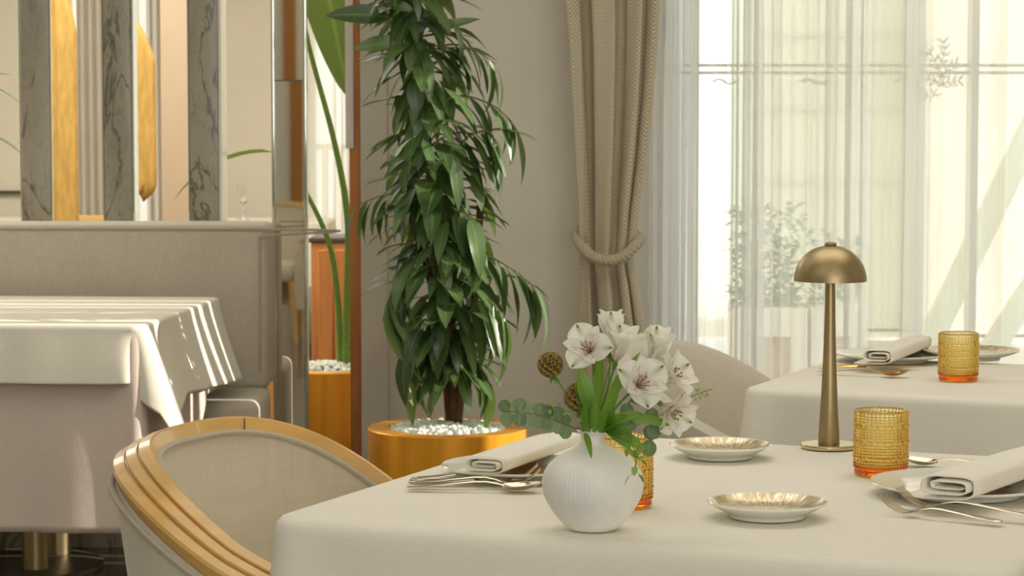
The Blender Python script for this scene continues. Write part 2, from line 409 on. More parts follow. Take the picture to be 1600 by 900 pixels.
# unseen wall to the right, slits added to cut the sun into stripes
b = MB(); slits = [(6.33, .07), (6.5, .15), (6.72, .05), (6.92, .035), (7.03, .05), (7.17, .03)]
y0 = -2.6
for yc, w in slits:
    b.box((2.8, y0, 0), (2.9, yc - w / 2, 3.1)); b.box((2.8, yc - w / 2, 0), (2.9, yc + w / 2, 1.2)); b.box((2.8, yc - w / 2, 2.45), (2.9, yc + w / 2, 3.1)); y0 = yc + w / 2
b.box((2.8, y0, 0), (2.9, YW + .2, 3.1)); struct('wall_right', b, 'wall_white')
b = MB(); b.box((-5.0, -2.6, 0), (-.2, -2.5, 3.1)); b.box((-.2, -2.6, 2.8), (2.8, -2.5, 3.1)); b.box((-.2, -2.6, 0), (2.8, -2.5, .3)); struct('wall_front', b, 'wall_white')
# far wall of the room behind the divider, with two windows
fx = [atd(98, 200, 14).x, atd(250, 200, 14).x, atd(478, 200, 14).x, xp0 + .12]
b = MB(); b.box((-5.0, 14, 0), (fx[0], 14.15, 3.1)); b.box((fx[1], 14, 0), (fx[2], 14.15, 3.1))
for a, c in ((0, 1), (2, 3)):
    b.box((fx[a], 14, 2.7), (fx[c], 14.15, 3.1)); b.box((fx[a], 14, 0), (fx[c], 14.15, .3))
struct('wall_far', b, 'wall_white')
b = MB(); b.box((-5.0, 13.965, .865), (fx[0] - .02, 13.999, .885)); b.box((fx[1] + .02, 13.965, .865), (fx[1] + .35, 13.999, .885)); struct('trim_2', b, 'trim_dark')
a0, a1 = atd(252, 200, 11.6).x, atd(318, 200, 11.6).x
b = MB(); b.box((a0, 11.6, 0), (a1, 11.9, 3.1)); struct('wall_pier', b, 'wall_tan')

# ------------------------------------------------------------------ windows
def frame_window(name, x0, x1, y, z0, z1, mull, trans):
    root = MB(); root.box((x0, y, z0), (x0 + .05, y + .08, z1)); root.box((x1 - .05, y, z0), (x1, y + .08, z1))
    root.box((x0 + .05, y, z1 - .05), (x1 - .05, y + .08, z1)); root.box((x0 + .05, y, z0), (x1 - .05, y + .08, z0 + .05))
    for mx in mull: root.box((mx - .012, y, z0 + .05), (mx + .012, y + .08, z1 - .05))
    w = struct(name, root, 'frame')
    p = MB(); p.box((x0 + .05, y + .035, z0 + .05), (x1 - .05, y + .041, z1 - .05)); p.build('glass_pane', 'pane', w, False)
    for tz in trans:
        p = MB(); p.box((x0 + .05, y + .028, tz - .005), (x1 - .05, y + .034, tz + .005)); p.build('frosted_band', 'etch', w, False)
    return w
zt = atd(1300, 108, 7.9).z
w1 = frame_window('window_1', xw0, 2.9, 7.86, .12, 2.75, [atd(1084, 300, 7.9).x, atd(1518, 300, 7.9).x], [zt - .012, zt + .012])
w2 = frame_window('window_2', fx[0], fx[1], 14.03, .3, 2.7, [], [])
w3 = frame_window('window_3', fx[2], fx[3], 14.03, .3, 2.7, [], [])
# etched branch on the glass
et = MB(); Yg = 7.84
def etp(px, py): return V((atd(px, py, Yg).x, Yg, atd(px, py, Yg).z))
br = [[(1452, 160), (1468, 130), (1466, 105), (1452, 80), (1436, 62)], [(1467, 128), (1480, 108), (1496, 98)], [(1466, 104), (1476, 84), (1474, 64)], [(1468, 130), (1450, 122), (1432, 104)],
      [(1466, 135), (1482, 128), (1500, 126)], [(1455, 85), (1440, 86), (1430, 78)], [(1455, 152), (1440, 146), (1430, 132)]]
for p in br:
    q = cat([etp(*k) for k in p], 6); et.tube(q, .0016, 5)
    for i in range(2, len(q) - 1, 3):
        for sg in (-1, 1):
            d = (q[i + 1] - q[i]).normalized(); dd = Matrix.Rotation(sg * .8, 3, 'Y') @ d
            leaf(et, q[i], dd, .028, .009, 0, up=(0, 1, 0), fold=0, n=5)
for px in (1262, 1268, 1125, 1410):
    et.tube(cat([etp(px - 12, 128), etp(px, 124), etp(px + 14, 131), etp(px + 30, 126)], 5), .003, 5)
et.build('frosted_motif', 'etch', w1)

# ------------------------------------------------------------------ curtains
def sheer(name, x0, x1, y, z0, z1, mat, seed, amp, nf, label, gather=1.0, over=.6):
    rnd = random.Random(seed); mb = MB(); n = int((x1 - x0) / .006); rows = []; uv = []
    ks = [(rnd.uniform(.6, 1.4), rnd.uniform(0, 6.28), rnd.uniform(.5, 1)) for _ in range(5)]
    zs = [z0 + (z1 - z0) * j / 10 for j in range(11)]
    for j, z in enumerate(zs):
        row = []
        for i in range(n + 1):
            s = i / n; ph = 2 * PI * nf * s + 1.6 * math.sin(2 * PI * nf * .23 * s + seed) + .25 * math.sin(j * .5 + s * 9)
            a = amp * (.55 + .45 * math.sin(2 * PI * nf * .17 * s + seed * 2)) * (1 + .15 * math.sin(j * .4 + 7 * s))
            yy = y + a * math.sin(ph) + a * .4 * math.sin(2.3 * ph + 1)
            xx = x0 + (x1 - x0) * s + over * a * math.sin(2 * ph + .7)
            row.append(V((xx, yy, z))); uv.append(((x1 - x0) * s * 1.8, z))
        rows.append(row)
    mb.grid(rows, uvs=uv); o = mb.build(name, mat); return tag(o, label, 'sheer curtain')
xs0, xs1 = atd(1012, 300, 7.62).x, atd(1440, 300, 7.62).x
sheer('sheer_curtain', xs0, xs1, 7.66, .02, 3.05, 'sheer', 3, .03, 19, 'sheer white voile curtain hanging beside the tied herringbone drape')
sheer('sheer_curtain', xs1 - .05, 2.78, 7.68, .02, 3.05, 'sheer', 11, .03, 15, 'sheer white voile curtain at the right edge, in front of the etched branch motif')
sheer('sheer_curtain', fx[0] - .05, fx[1] + .05, 13.85, .05, 3.0, 'sheer_pink', 5, .03, 10, 'far sunlit sheer curtain behind the two hanging gold blades')
sheer('sheer_curtain', fx[2] - .05, fx[3] - .03, 13.85, .05, 3.0, 'sheer_pink', 8, .03, 9, 'far sheer curtain seen behind the tall plant in the narrow gap')

# tied drape
def drape():
    mb = MB(); tab = [(-30, 880, 1034), (60, 889, 1028), (150, 894, 1021), (250, 900, 1010), (330, 905, 998), (372, 907, 994), (392, 908, 990), (410, 907, 990), (450, 908, 998), (520, 909, 1009), (600, 908, 1016), (860, 905, 1020)]
    D = 7.5; rows = []; uv = []; n = 260
    ys = [-700 + i * 12 for i in range(135)]
    for py in ys:
        xl, xr = interp(tab, py); z = atd(900, py, D).z
        if z > 3.06: continue
        if z < .02: break
        A, B = atd(xl, py, D).x, atd(xr, py, D).x; pinch = 1 - .45 * math.exp(-((py - 392) / 60) ** 2)
        row = []
        for i in range(n + 1):
            s = i / n; ph = 2 * PI * (3.7 * s + .25 * math.sin(2 * PI * s + .6))
            amp = .034 * pinch * (.7 + .5 * math.sin(3.1 * s + .5))
            x = A + (B - A) * (s + .034 * math.sin(2 * ph + .5)); y = D + amp * math.cos(ph) + .012 * math.sin(ph * 2.2 + py * .004) - .03 * math.sin(PI * s)
            row.append(V((x, y, z))); uv.append((s * .95, z))
        rows.append(row)
    mb.grid(rows, uvs=uv); o = mb.build('drape_curtain', 'drape')
    tag(o, 'heavy taupe herringbone drape gathered by a rope tieback', 'curtain')
    so = o.modifiers.new('solid', 'SOLIDIFY'); so.thickness = .004
    r = MB(); pts = cat([atd(1000, 372, 7.56), atd(996, 380, 7.44), atd(975, 400, 7.385), atd(950, 407, 7.37), atd(925, 400, 7.385), atd(906, 380, 7.44), atd(902, 364, 7.56), atd(930, 352, 7.64), atd(975, 354, 7.64), atd(1000, 372, 7.56)], 14)
    for k in range(3):
        q = []
        for i, p in enumerate(pts):
            T = (pts[min(i + 1, len(pts) - 1)] - pts[max(i - 1, 0)]).normalized(); N = V((0, 0, 1)); N = (N - T * N.dot(T)).normalized(); Bn = T.cross(N)
            a = i * .62 + k * 2 * PI / 3; q.append(p + (N * math.cos(a) + Bn * math.sin(a)) * .0085)
        r.tube(q, .0095, 8)
    tag(r.build('rope_tieback', 'rope'), 'twisted cream rope tieback around the herringbone drape', 'tieback')
drape()
# far drape beside the gold blade
mb = MB(); rows = []; uv = []; A, B = atd(122, 200, 13).x, atd(168, 200, 13).x
for j in range(9):
    z = .02 + 3.0 * j / 8
    row = []
    for i in range(81):
        s = i / 80; row.append(V((A + (B - A) * s, 13 + .03 * math.sin(2 * PI * 3.5 * s + .2 * j * s), z))); uv.append((s * .5, z))
    rows.append(row)
mb.grid(rows, uvs=uv); tag(mb.build('drape_curtain', 'chair_taupe'), 'plain grey beige drape hanging behind the first two marble panels', 'curtain')

# ------------------------------------------------------------------ divider: marble panels, mirror column
def marble_panel(pxl, pxr, depth, edge, label, em='bevel', d=8.12):
    c = atd((pxl + pxr) / 2, 180, d); hw = (pxr - pxl) / 2 * d / F
    t = thing('marble_panel', label, 'marble panel', (c.x, d, 0), 0, None)
    b = MB(); b.rbox((-hw, 0, 0), (hw - .004, depth, 3.09), .002, 2); b.build('marble_slab', 'marble', t)
    b = MB(); b.rbox((hw - .003, .0, 0), (hw + edge, depth, 3.09), .001, 1); b.build('polished_edge', em, t)
    b = MB(); b.rbox((-hw - .006, .0, 0), (-hw - .001, .03, 3.09), .001, 1); b.build('glass_edge', 'bevel', t)
marble_panel(33, 80, .012, .0012, 'grey veined marble panel above the booth, leftmost of three')
marble_panel(162, 207, .09, .004, 'grey veined marble panel above the booth, middle of three')
marble_panel(296, 343, .16, .006, 'grey veined marble panel above the booth, rightmost, edge whitened as a window reflection', 'reflection_strip')  # window reflection on this edge is put into its white colour

YM = 7.98
mx0, mx1 = atd(427, 200, YM).x, atd(477, 200, YM).x; mc = (mx0 + mx1) / 2; mw = (mx1 - mx0) / 2
MYAW = math.radians(1.0)
mt = thing('mirror_column', 'narrow mirrored column between the booth and the tall plant', 'mirror', (mc, YM, 0), 0)
zj = atd(450, 126, YM).z
b = MB(); b.box((-mw, .02, 0), (mw, .10, 3.09)); b.build('backing', 'frame', mt, False)
for nm, z0, z1, yaw in (('mirror_tile', 0.0, zj - .002, MYAW), ('mirror_tile', zj + .002, 3.09, MYAW + .0023)):
    b = MB(); b.box((-mw + .006, -.004, z0), (mw - .006, .004, z1)); o = b.build(nm, 'mirror', mt, False); o.rotation_euler.z = yaw; o.location.y = .008
for x in (-mw, mw):
    b = MB(); b.rbox((x - .006, -.008, 0), (x + .006, .02, 3.09), .003, 2); b.build('glass_edge', 'bevel', mt)

pt = thing('mirror_edge_post', 'slim post beside the pilaster, mirror reflections coloured in as bronze and white strips', 'post', (0, 0, 0))
q0, q1, q2 = atd(541, 200, 7.9).x, atd(552, 200, 7.9).x, atd(564, 200, 7.9).x; zq = atd(545, 232, 7.9).z
b = MB(); b.rbox((q1 - .012, 7.88, 0), (q2, 7.98, 3.09), .003, 2); b.build('bronze_reflection', 'copper', pt)  # copper colour imitates what the mirrored edge reflects
b = MB(); b.rbox((q0, 7.862, zq), (q1 + .004, 7.879, 3.09), .003, 2); b.build('reflection_strip', 'reflection_strip', pt)  # bright window reflection painted as a white strip
b = MB(); b.rbox((q2 + .001, 7.87, 0), (q2 + .006, 7.9, 3.09), .001, 1); b.build('glass_edge', 'bevel', pt)

# bronze strip on the wall behind the camera, seen in the mirror
def refl(p, yaw=MYAW):
    n = V((math.sin(yaw), -math.cos(yaw), 0)); o = V((mc, YM, 0)); p = V(p); return p - n * 2 * (p - o).dot(n)
vy = 2 * YM + 2.45
p = refl(atd(463, 200, vy)); b = MB(); b.box((p.x - .045, -2.495, 0), (p.x + .045, -2.46, 3.05)); struct('trim_3', b, 'bronze_dark')

# ------------------------------------------------------------------ booth
XB = atd(418, 450, 7.68).x
t = thing('booth_bench', 'greige upholstered high back booth bench behind the left table', 'booth', (0, 0, 0))
b = MB(); b.rbox((-4.9, 7.68, .44), (XB, 7.98, atd(200, 351, 7.68).z), .03, 5); bpn = b.build('back_panel', 'booth', t)
b = MB(); b.rbox((-4.9, 7.27, .13), (XB + .01, 7.675, .455), .03, 5); b.build('seat_cushion', 'booth', t)
b = MB(); b.box((-4.9, 7.34, 0), (XB - .03, 7.95, .128)); b.build('plinth', 'marble', t, False)
pts = cat([V((-4.88, 7.677, .955)), V((XB - .08, 7.677, .955)), V((XB - .03, 7.677, .93)), V((XB - .025, 7.677, .88)), V((XB - .025, 7.677, .5))], 6)
b = MB(); b.tube(pts, .004, 6); b.build('piping', 'piping', bpn)

# ------------------------------------------------------------------ tables and cloths
def outline(L, W, r, nside=90, nc=10):
    out = []
    cs = [((L - r, r), -PI / 2), ((L - r, W - r), 0), ((r, W - r), PI / 2), ((r, r), PI)]
    segs = [((r, 0), (L - r, 0), (0, -1)), ((L, r), (L, W - r), (1, 0)), ((L - r, W), (r, W), (0, 1)), ((0, W - r), (0, r), (-1, 0))]
    s = 0; corners = []
    for (a, b2, nrm), (c, a0) in zip(segs, cs):
        ln = math.dist(a, b2)
        for i in range(nside):
            k = i / nside; out.append((a[0] + (b2[0] - a[0]) * k, a[1] + (b2[1] - a[1]) * k, nrm[0], nrm[1], s + ln * k))
        s += ln
        for i in range(nc):
            th = a0 + PI / 2 * i / nc; out.append((c[0] + r * math.cos(th), c[1] + r * math.sin(th), math.cos(th), math.sin(th), s + r * PI / 2 * i / nc))
        corners.append(s + r * PI / 4); s += r * PI / 2
    return out, corners, s
def drape_cloth(name, mat, org, ex, L, W, zt, drop, cdrop, flare, seed, off=0, r=.035, wav=.01, cw=.16, cfl=.05, parent=None, edge=.012, cskew=.02, fn=None):
    ex = V(ex).normalized(); ey = V((-ex.y, ex.x, 0)); org = V(org); rnd = random.Random(seed)
    pts, cor, per = outline(L, W, r); n = len(pts); rows = []; ph = [rnd.uniform(0, 6.28) for _ in range(6)]
    def P(x, y, z): q = org + ex * x + ey * y; return V((q.x, q.y, z))
    def cd(s, c): d = (s - c + per / 2) % per - per / 2; return d
    for k in (.75, .4, .16, .085):
        rows.append([P(x - nx * k * min(L, W) * .45, y - ny * k * min(L, W) * .45, zt + off) if False else P(L / 2 + (x - L / 2) * (1 - k), W / 2 + (y - W / 2) * (1 - k), zt + off) for x, y, nx, ny, s in pts])
    R = 26
    for k in range(4):
        a = k / 3 * PI / 2; o1 = off + edge * math.sin(a) - edge; z = zt + off - edge * (1 - math.cos(a))
        rows.append([P(x + nx * (o1 + off * .3), y + ny * (o1 + off * .3), z) for x, y, nx, ny, s in pts])
    for j in range(1, R + 1):
        t = j / R; row = []
        for x, y, nx, ny, s in pts:
            ds = [cd(s, c) for c in cor]; dm = min(ds, key=abs); ci = ds.index(dm)
            u = dm - cskew; cf = max(0, 1 - (-u / (cw * .42) if u < 0 else u / (cw * 1.25)))
            dr = (drop(x, y, nx, ny) if callable(drop) else drop) + cdrop[ci] * cf
            fl = flare(x, y, nx, ny) if callable(flare) else flare
            wv = wav * (math.sin(s * 2 * PI / .19 + ph[0]) * .5 + math.sin(s * 2 * PI / .31 + ph[1]) * .7 + math.sin(s * 2 * PI / .47 + ph[2]) * .5)
            g = math.exp(-((u - .004) / (cw * .26)) ** 2); cr = math.exp(-((u + cw * .36) / (cw * .13)) ** 2) * 1.2 + math.exp(-((u - cw * .62) / (cw * .22)) ** 2) * .7
            o = off * 1.3 + t ** 1.15 * (fl + wv) + t ** .8 * (cfl * g - cfl * .55 * cr) * (1 if cdrop[ci] else .3)
            tx, ty = -ny, nx
            sh = .25 * cfl * t * g * 0
            row.append(P(x + nx * o + tx * sh, y + ny * o + ty * sh, zt + off - edge - t * (dr - edge)))
        rows.append(row)
    mb = MB(); mb.grid(rows, True, cap0=True)
    # weld hem thickness
    o = mb.build(name, mat, parent, auto=75)
    so = o.modifiers.new('solid', 'SOLIDIFY'); so.thickness = .0016; so.offset = -1
    return o
def table_under(label, org, ex, L, W, zt, brass=False):
    ex = V(ex).normalized(); ey = V((-ex.y, ex.x, 0)); c = V(org) + ex * L / 2 + ey * W / 2
    t = thing('dining_table', label, 'table', (c.x, c.y, 0), math.atan2(ex.y, ex.x))
    q_ = outline(L - .05, W - .05, .07)[0]; b = MB(); b.grid([[V((x - L / 2 + .025, y - W / 2 + .025, z)) for x, y, *_ in q_] for z in (zt - .035, zt - .007)], True, cap0=True, cap1=True); b.build('tabletop', 'plank', t)
    b = MB(); b.lathe([(0, 0), (.26, 0), (.26, .012), (.2, .02), (0, .02)], 48); b.build('base', 'trim_dark', t)
    for i, (dx, dy) in enumerate(((-.10, -.12), (.10, -.12), (.10, .12), (-.10, .12))):
        b = MB(); b.lathe([(0, .021), (.038, .021), (.038, zt - .037), (0, zt - .037)], 32, (dx, dy, 0)); b.build('leg', 'brass', t)
    return t
ZT = .75
# near table
C1, C4 = at(405, 806), at(880, 672)
ex1 = V((.92, -.392, 0)).normalized()
L1, W1 = 1.06, (C4 - C1).length
table_under('brass legged table hidden under the front white tablecloth', C1, ex1, L1, W1, ZT - .004)
oc = drape_cloth('tablecloth', 'cloth', C1, ex1, L1, W1, ZT - .002, .42, [.12, .12, .0, .12], .035, 4, wav=.006, cw=.16, cfl=.045, edge=.022, r=.06)
tag(oc, 'white linen tablecloth over the front table with the ribbed vase', 'tablecloth')
# second table at right
C2 = at(1158, 604); ex2 = V((.915, -.40, 0)).normalized()
table_under('brass legged table hidden under the pale cloth by the sheer curtains', C2, ex2, 1.0, .72, ZT - .004)
oc = drape_cloth('tablecloth', 'cloth', C2, ex2, 1.0, .72, ZT - .002, .45, [.1, .0, .0, .06], .05, 9, wav=.006, cfl=.04, edge=.016)
tag(oc, 'white linen tablecloth over the rear right table by the sheer curtains', 'tablecloth')
# left table: blush under cloth and ivory overlay
C3 = at(222, 511); C3b = at(343, 466); ey3 = (C3b - C3).normalized(); ex3 = V((ey3.y, -ey3.x, 0)); W3 = (C3b - C3).length; L3 = 1.02
O3 = C3 - ex3 * L3
table_under('table with brass tube legs under the blush and ivory cloths', O3, ex3, L3, W3, ZT - .008)
zs = lambda x, y, nx, ny: .55 if ny < -.3 else ((.41 if y < .66 else .41 - .14 * min(1, (y - .66) / .1)) if nx > .3 else .26)
oc = drape_cloth('tablecloth', 'pink', O3, ex3, L3, W3, ZT - .006, zs, [.0, .0, .0, .0], .004, 21, wav=.006, cfl=.02, edge=.012)
tag(oc, 'long blush under cloth hanging below the ivory overlay at left', 'tablecloth')
dr3 = lambda x, y, nx, ny: (.155 if ny < -.3 else .20 + .05 * y / W3)
fl3 = lambda x, y, nx, ny: (.03 if ny < -.3 else .05 + .03 * y / W3)
oc = drape_cloth('tablecloth_overlay', 'overlay', O3, ex3, L3, W3, ZT, dr3, [.16, .0, .0, .1], fl3, 33, off=.004, wav=.008, cw=.17, cfl=.07, edge=.012, cskew=.05)
tag(oc, 'ivory overlay cloth with pointed corner on the left table by the booth', 'tablecloth')

# ------------------------------------------------------------------ chairs
def make_chair(name, label, rail, fab):
    t = thing(name, label, 'chair')
    path = []; N = 90
    for i in range(N + 1):
        k = -1 + 2 * i / N; a = k * math.radians(128)
        x = -.2692 * math.cos(a) * (1.0 if abs(a) < PI / 2 else 1.25); y = .3218 * math.copysign(abs(math.sin(a)) ** .85, a)
        if abs(a) > PI / 2: y = math.copysign(.3218 - .035 * ((abs(a) - PI / 2) / .66) ** 2, a)
        h = .7841 - .1999 * (0.5 - .5 * math.cos(PI * min(1, abs(k)) ** 1.458))
        path.append(V((x, y, h)))
    tops = []; fr = []
    for i, p in enumerate(path):
        T = (path[min(i + 1, N)] - path[max(i - 1, 0)]); T.z *= 1; T.normalize()
        out = V((T.y, -T.x, 0)).normalized()
        if out.dot(V((p.x - .02, p.y, 0))) < 0: out = -out
        up = V((0, 0, 1)); up = (up - T * up.dot(T)).normalized()
        o2 = (out * math.cos(.38) - up * math.sin(.38)); u2 = (up * math.cos(.38) + out * math.sin(.38))
        fr.append((o2, u2, out))
    lip = .012 if rail else .0
    rows = []
    for p, (o2, u2, out) in zip(path, fr):
        th = .034; zt = p.z - lip; prof = []
        tap = lambda z: -.085 * ((zt - z) / .6) ** 1.1
        prof += [p + out * (-th - .035) * 1 + V((0, 0, .44 - p.z)), p + out * (-th - .03) + V((0, 0, .52 - p.z)), p + out * (-th - .012) + V((0, 0, (zt + .52) / 2 - p.z)), p + out * (-th) + V((0, 0, -lip - .05))]
        if rail: prof += [p + out * (-th + .001) + V((0, 0, .004)), p + out * (-.015) + V((0, 0, -.004)), p + out * .015 + V((0, 0, -lip - .01)), p + out * (th - .002) + V((0, 0, -lip - .024))]
        else: prof += [p + out * (-th * .75) + V((0, 0, -.014)), p + V((0, 0, 0)), p + out * (th * .75) + V((0, 0, -.014))]
        for z in (zt - .07, zt - .2, zt - .34, .24, .2):
            z = min(z, zt - .05); prof.append(V((p.x, p.y, z)) + out * (th + tap(z)))
        prof.append(V((p.x, p.y, .2)) + out * (-.06 - .03))
        rows.append(prof)
    b = MB(); b.grid(rows, True, cap0=True, cap1=True); b.build('upholstered_shell', fab, t, auto=60)
    if rail:
        sec = [(-.034, -.008), (-.034, .012), (-.031, .0155), (-.0135, .0165), (-.0115, .015), (-.0113, .009), (-.0085, .009), (-.0080, .0135), (-.0060, .0150), (.0085, .0150), (.0105, .013), (.0108, .007), (.0135, .007), (.014, .0105), (.016, .012), (.031, .011), (.035, .007), (.036, -.010)]
        r = MB(); r.sweep(path, [(a, c) for a, c, _ in fr], sec); rl = r.build('wooden_rail', 'wood', t, auto=25)
        b = MB(); b.tube([p + o * -.036 + V((0, 0, .000)) for p, (_, _, o) in zip(path, fr)], .0055, 8); b.build('piping', 'piping', t)
        b = MB(); b.tube([p + o * .037 + V((0, 0, -.034)) for p, (_, _, o) in zip(path, fr)], .0055, 8); b.build('piping', 'piping', t)
        g = MB(); p = path[N // 2 + 9]; o = fr[N // 2 + 9][2]
        q = [p + o * (-.0355) + V((0, 0, -.005)), p + o * (-.0355) + V((0, 0, .024))]; g.tube(q, .0012, 5); g.build('rail_joint', 'trim_dark', rl)
    s = MB(); sp = []
    for z, k in ((.36, .80), (.38, .86), (.43, .87), (.455, .82), (.465, .6), (.468, .25)):
        row = []
        for i in range(48):
            a = 2 * PI * i / 48; x = .27 * math.copysign(abs(math.cos(a)) ** .8, math.cos(a)) + .0; y = .28 * math.copysign(abs(math.sin(a)) ** .8, math.sin(a))
            row.append(V((x * k + .02, y * k, z)))
        sp.append(row)
    s.grid(sp, True, cap0=True, cap1=True); s.build('seat_cushion', fab, t)
    for lx, ly in ((.17, .2), (.17, -.2), (-.16, .16), (-.16, -.16)):
        b = MB(); b.tube([V((lx, ly, .36)), V((lx * 1.05, ly * 1.05, .2)), V((lx * 1.12, ly * 1.12, 0.0))], [.022, .02, .012], 14); b.build('leg', 'wood' if rail else 'trim_dark', t)
    return t
ch = make_chair('tub_chair', 'cream tub chair with grooved golden wood rail at the front table', True, 'chair')
CHX = V((.93, -.37, 0))
CHP = V((-.3073, 3.8565, 0))
ch.location = CHP; ch.rotation_euler.z = -.3738
ch2 = make_chair('tub_chair', 'taupe upholstered tub chair without wood rail behind the white flowers', False, 'chair_taupe')
ch2.location = (.53, 5.56, 0); ch2.rotation_euler.z = math.atan2(-.40, .915)
p = refl(atd(414, 520, 14.2)); dup(ch, (p.x, p.y, 0), math.radians(100), 'cream tub chair reflected in the narrow mirrored column, facing the back')
p = atd(140, 330, 12.6); dup(ch, (p.x, p.y, 0), math.radians(90), 'tub chair with orange wood rim far behind the first marble panel')

# ------------------------------------------------------------------ far tables behind the divider
def far_table(px, d, L, W, label, items):
    c = atd(px, 300, d)
    org = V((c.x - L / 2, d, 0))
    table_under('legged table hidden under the far ' + label, org, (1, 0, 0), L, W, ZT - .004)
    o = drape_cloth('tablecloth', 'cloth', org, (1, 0, 0), L, W, ZT - .002, .35, [.1, .1, .1, .1], .03, int(px) + 50, wav=.006)
    tag(o, 'white cloth on the far ' + label, 'tablecloth')
far_table(-20, 13.05, .75, .6, 'table at the left edge, behind the first marble panel', 0)
far_table(395, 12.95, .8, .6, 'table behind the booth corner, under a wine glass', 0)
b = MB(); c = atd(380, 330, 13.25)
b.lathe([(0, .0), (.032, .0), (.033, .003), (.006, .008), (.004, .05), (.005, .08), (.022, .095), (.034, .13), (.033, .165), (.028, .19), (.027, .19), (.032, .165), (.033, .13), (.021, .097), (0, .086)], 32)
o = b.build('wine_glass', 'clear', None, origin=None); o.location = (c.x, 13.25, ZT); tag(o, 'clear stemmed wine glass on the far table behind the booth corner', 'glass')

# ------------------------------------------------------------------ napkins, plates
def napkin_mesh(L, a, hgt, seed):
    mb = MB(); rnd = random.Random(seed); turns = 2.2; n = 110; th = .0016; rows_o = []
    def sect(k, l):
        th_ = -PI * .5 + 2 * PI * turns * k; sh = 1 - .70 * k
        A = a * (1 - .5 * k); B = hgt * sh * (1 - .25 * k)
        co, si = math.cos(th_), math.sin(th_)
        x = A * math.copysign(abs(co) ** .5, co); z = B * math.copysign(abs(si) ** .62, si)
        return x + .006 * k, z + hgt * (1 - .0)
    ls = [i / 14 for i in range(15)]
    uv = []
    for l in ls:
        row = []
        sc = 1 - .10 * l + .05 * math.sin(3 * l)
        flat = [(-a * .9, -hgt * .0), (a * 1.3, .0)]
        row.append(V((l * L, a * 1.35, .001))); row.append(V((l * L, a * .7, .0)))
        for i in range(n + 1):
            k = i / n; x, z = sect(k, l)
            row.append(V((l * L + .006 * math.sin(k * 9), -x * sc if True else x, .001 + z * sc)))
        rows_o.append(row)
    mb.grid(rows_o); return mb
def napkin(label, loc, rz, L=.19, a=.042, h=.017, seed=1):
    o = napkin_mesh(L, a, h, seed).build('folded_napkin', 'napkin', auto=60); so = o.modifiers.new('solid', 'SOLIDIFY'); so.thickness = .0022
    o.location = loc; o.rotation_euler.z = rz; return tag(o, label, 'napkin')
def plate(name, label, loc, R, foot, h, mat):
    t = thing(name, label, 'plate', loc)
    b = MB(); b.lathe([(0, .004), (foot, .004), (foot + .004, .0), (foot + .007, .0), (foot + .009, .005), (R * .86, h * .62), (R - .002, h - .002), (R, h), (R - .0015, h + .001)], 96); b.build('underside', 'porcelain', t)
    b = MB(); b.lathe([(R - .0015, h + .001), (R * .93, h - .002), (R * .84, h * .66), (foot + .006, .0085), (foot * .5, .0075), (0, .0072)], 96); b.build('glazed_face', mat, t)
    b = MB(); b.lathe([(R - .0022, h + .0006), (R - .0005, h + .0018), (R + .0008, h + .0006), (R + .0003, h - .0012)], 96); b.build('gilt_rim', 'porcelain', t)
    return t
p1 = at(1199, 807); plate('bread_plate', 'champagne glazed bread plate nearest the camera, before the lamp', p1, .083, .046, .021, 'goldplate')
p2 = at(1125, 714); plate('bread_plate', 'champagne glazed bread plate at the back of the front table, left of the lamp', p2, .083, .046, .021, 'goldplate')
p3 = at(1517, 561); plate('bread_plate', 'pale bread plate behind the amber glass on the rear table', p3, .112, .06, .022, 'goldplate')
pl = at(808, 742); plate('dinner_plate', 'white dinner plate under the napkin beside the ribbed vase', pl, .118, .07, .016, 'charger')
pr = at(1503, 772); plate('dinner_plate', 'white dinner plate with gold streaks at the right edge under a napkin', pr, .136, .08, .018, 'charger')
pq = at(1392, 564); plate('dinner_plate', 'white dinner plate on the rear table under a folded napkin', pq, .128, .075, .018, 'charger')
def nap_at(label, near, far, z, a, h, seed):
    A, B = at(*near, z), at(*far, z); d = B - A
    return napkin(label, A, math.atan2(d.y, d.x), d.length, a, h, seed)
nap_at('white folded napkin on the plate left of the ribbed vase', (752, 742), (880, 697), ZT + .0165, .036, .0135, 1)
nap_at('white folded napkin at the right edge beside the two crossed forks', (1475, 782), (1640, 724), ZT + .0185, .046, .019, 2)
nap_at('white folded napkin on the rear table beside the gold spoon', (1368, 570), (1434, 544), ZT + .0185, .036, .0175, 3)

# ------------------------------------------------------------------ amber tumblers
def tumbler():
    mb = MB(); H, R = .102, .0415; seg = 400
    rowsdef = []
    z = .012
    pat = ['s', 's', 's', 'b', 's', 's', 's', 's', 'b', 's', 's', 's', 's', 'b', 's', 's', 's', 's']
    for c in pat:
        hgt = .0043 if c == 's' else .0068
        rowsdef.append((z + hgt / 2, hgt, 40 if c == 's' else 28)); z += hgt + .0002
    prof = [(0, .0), (R - .004, .0), (R - .001, .001), (R, .003)]
    zs = [.004 + i * (.0962 / 150) for i in range(151)]
    def fn(r, z, a):
        if r < R - .0005 or z < .01: return r
        for zc, hg, nb in rowsdef:
            if abs(z - zc) < hg / 2:
                q = (z - zc) / (hg / 2); w = math.cos(a * nb / 1.0); rr = max(0, 1 - q * q - (((a * nb / (2 * PI)) % 1 - .5) * 2) ** 2)
                return r + (.0018 if hg < .005 else .0025) * math.sqrt(rr)
        return r
    for zz in zs: prof.append((R, zz))
    prof += [(R - .0004, H - .001), (R - .0015, H), (R - .0026, H - .001), (R - .003, H - .004), (R - .0036, .02), (R - .006, .0135), (R - .016, .012), (0, .0115)]
    mb.lathe(prof, seg, fn=fn); return mb
g1 = tumbler().build('amber_tumbler', 'amber', None, auto=80)
def glass_at(o, px, py, label, k=1): o.location = at(px, py); o.scale = (k,) * 3; tag(o, label, 'glass', None)
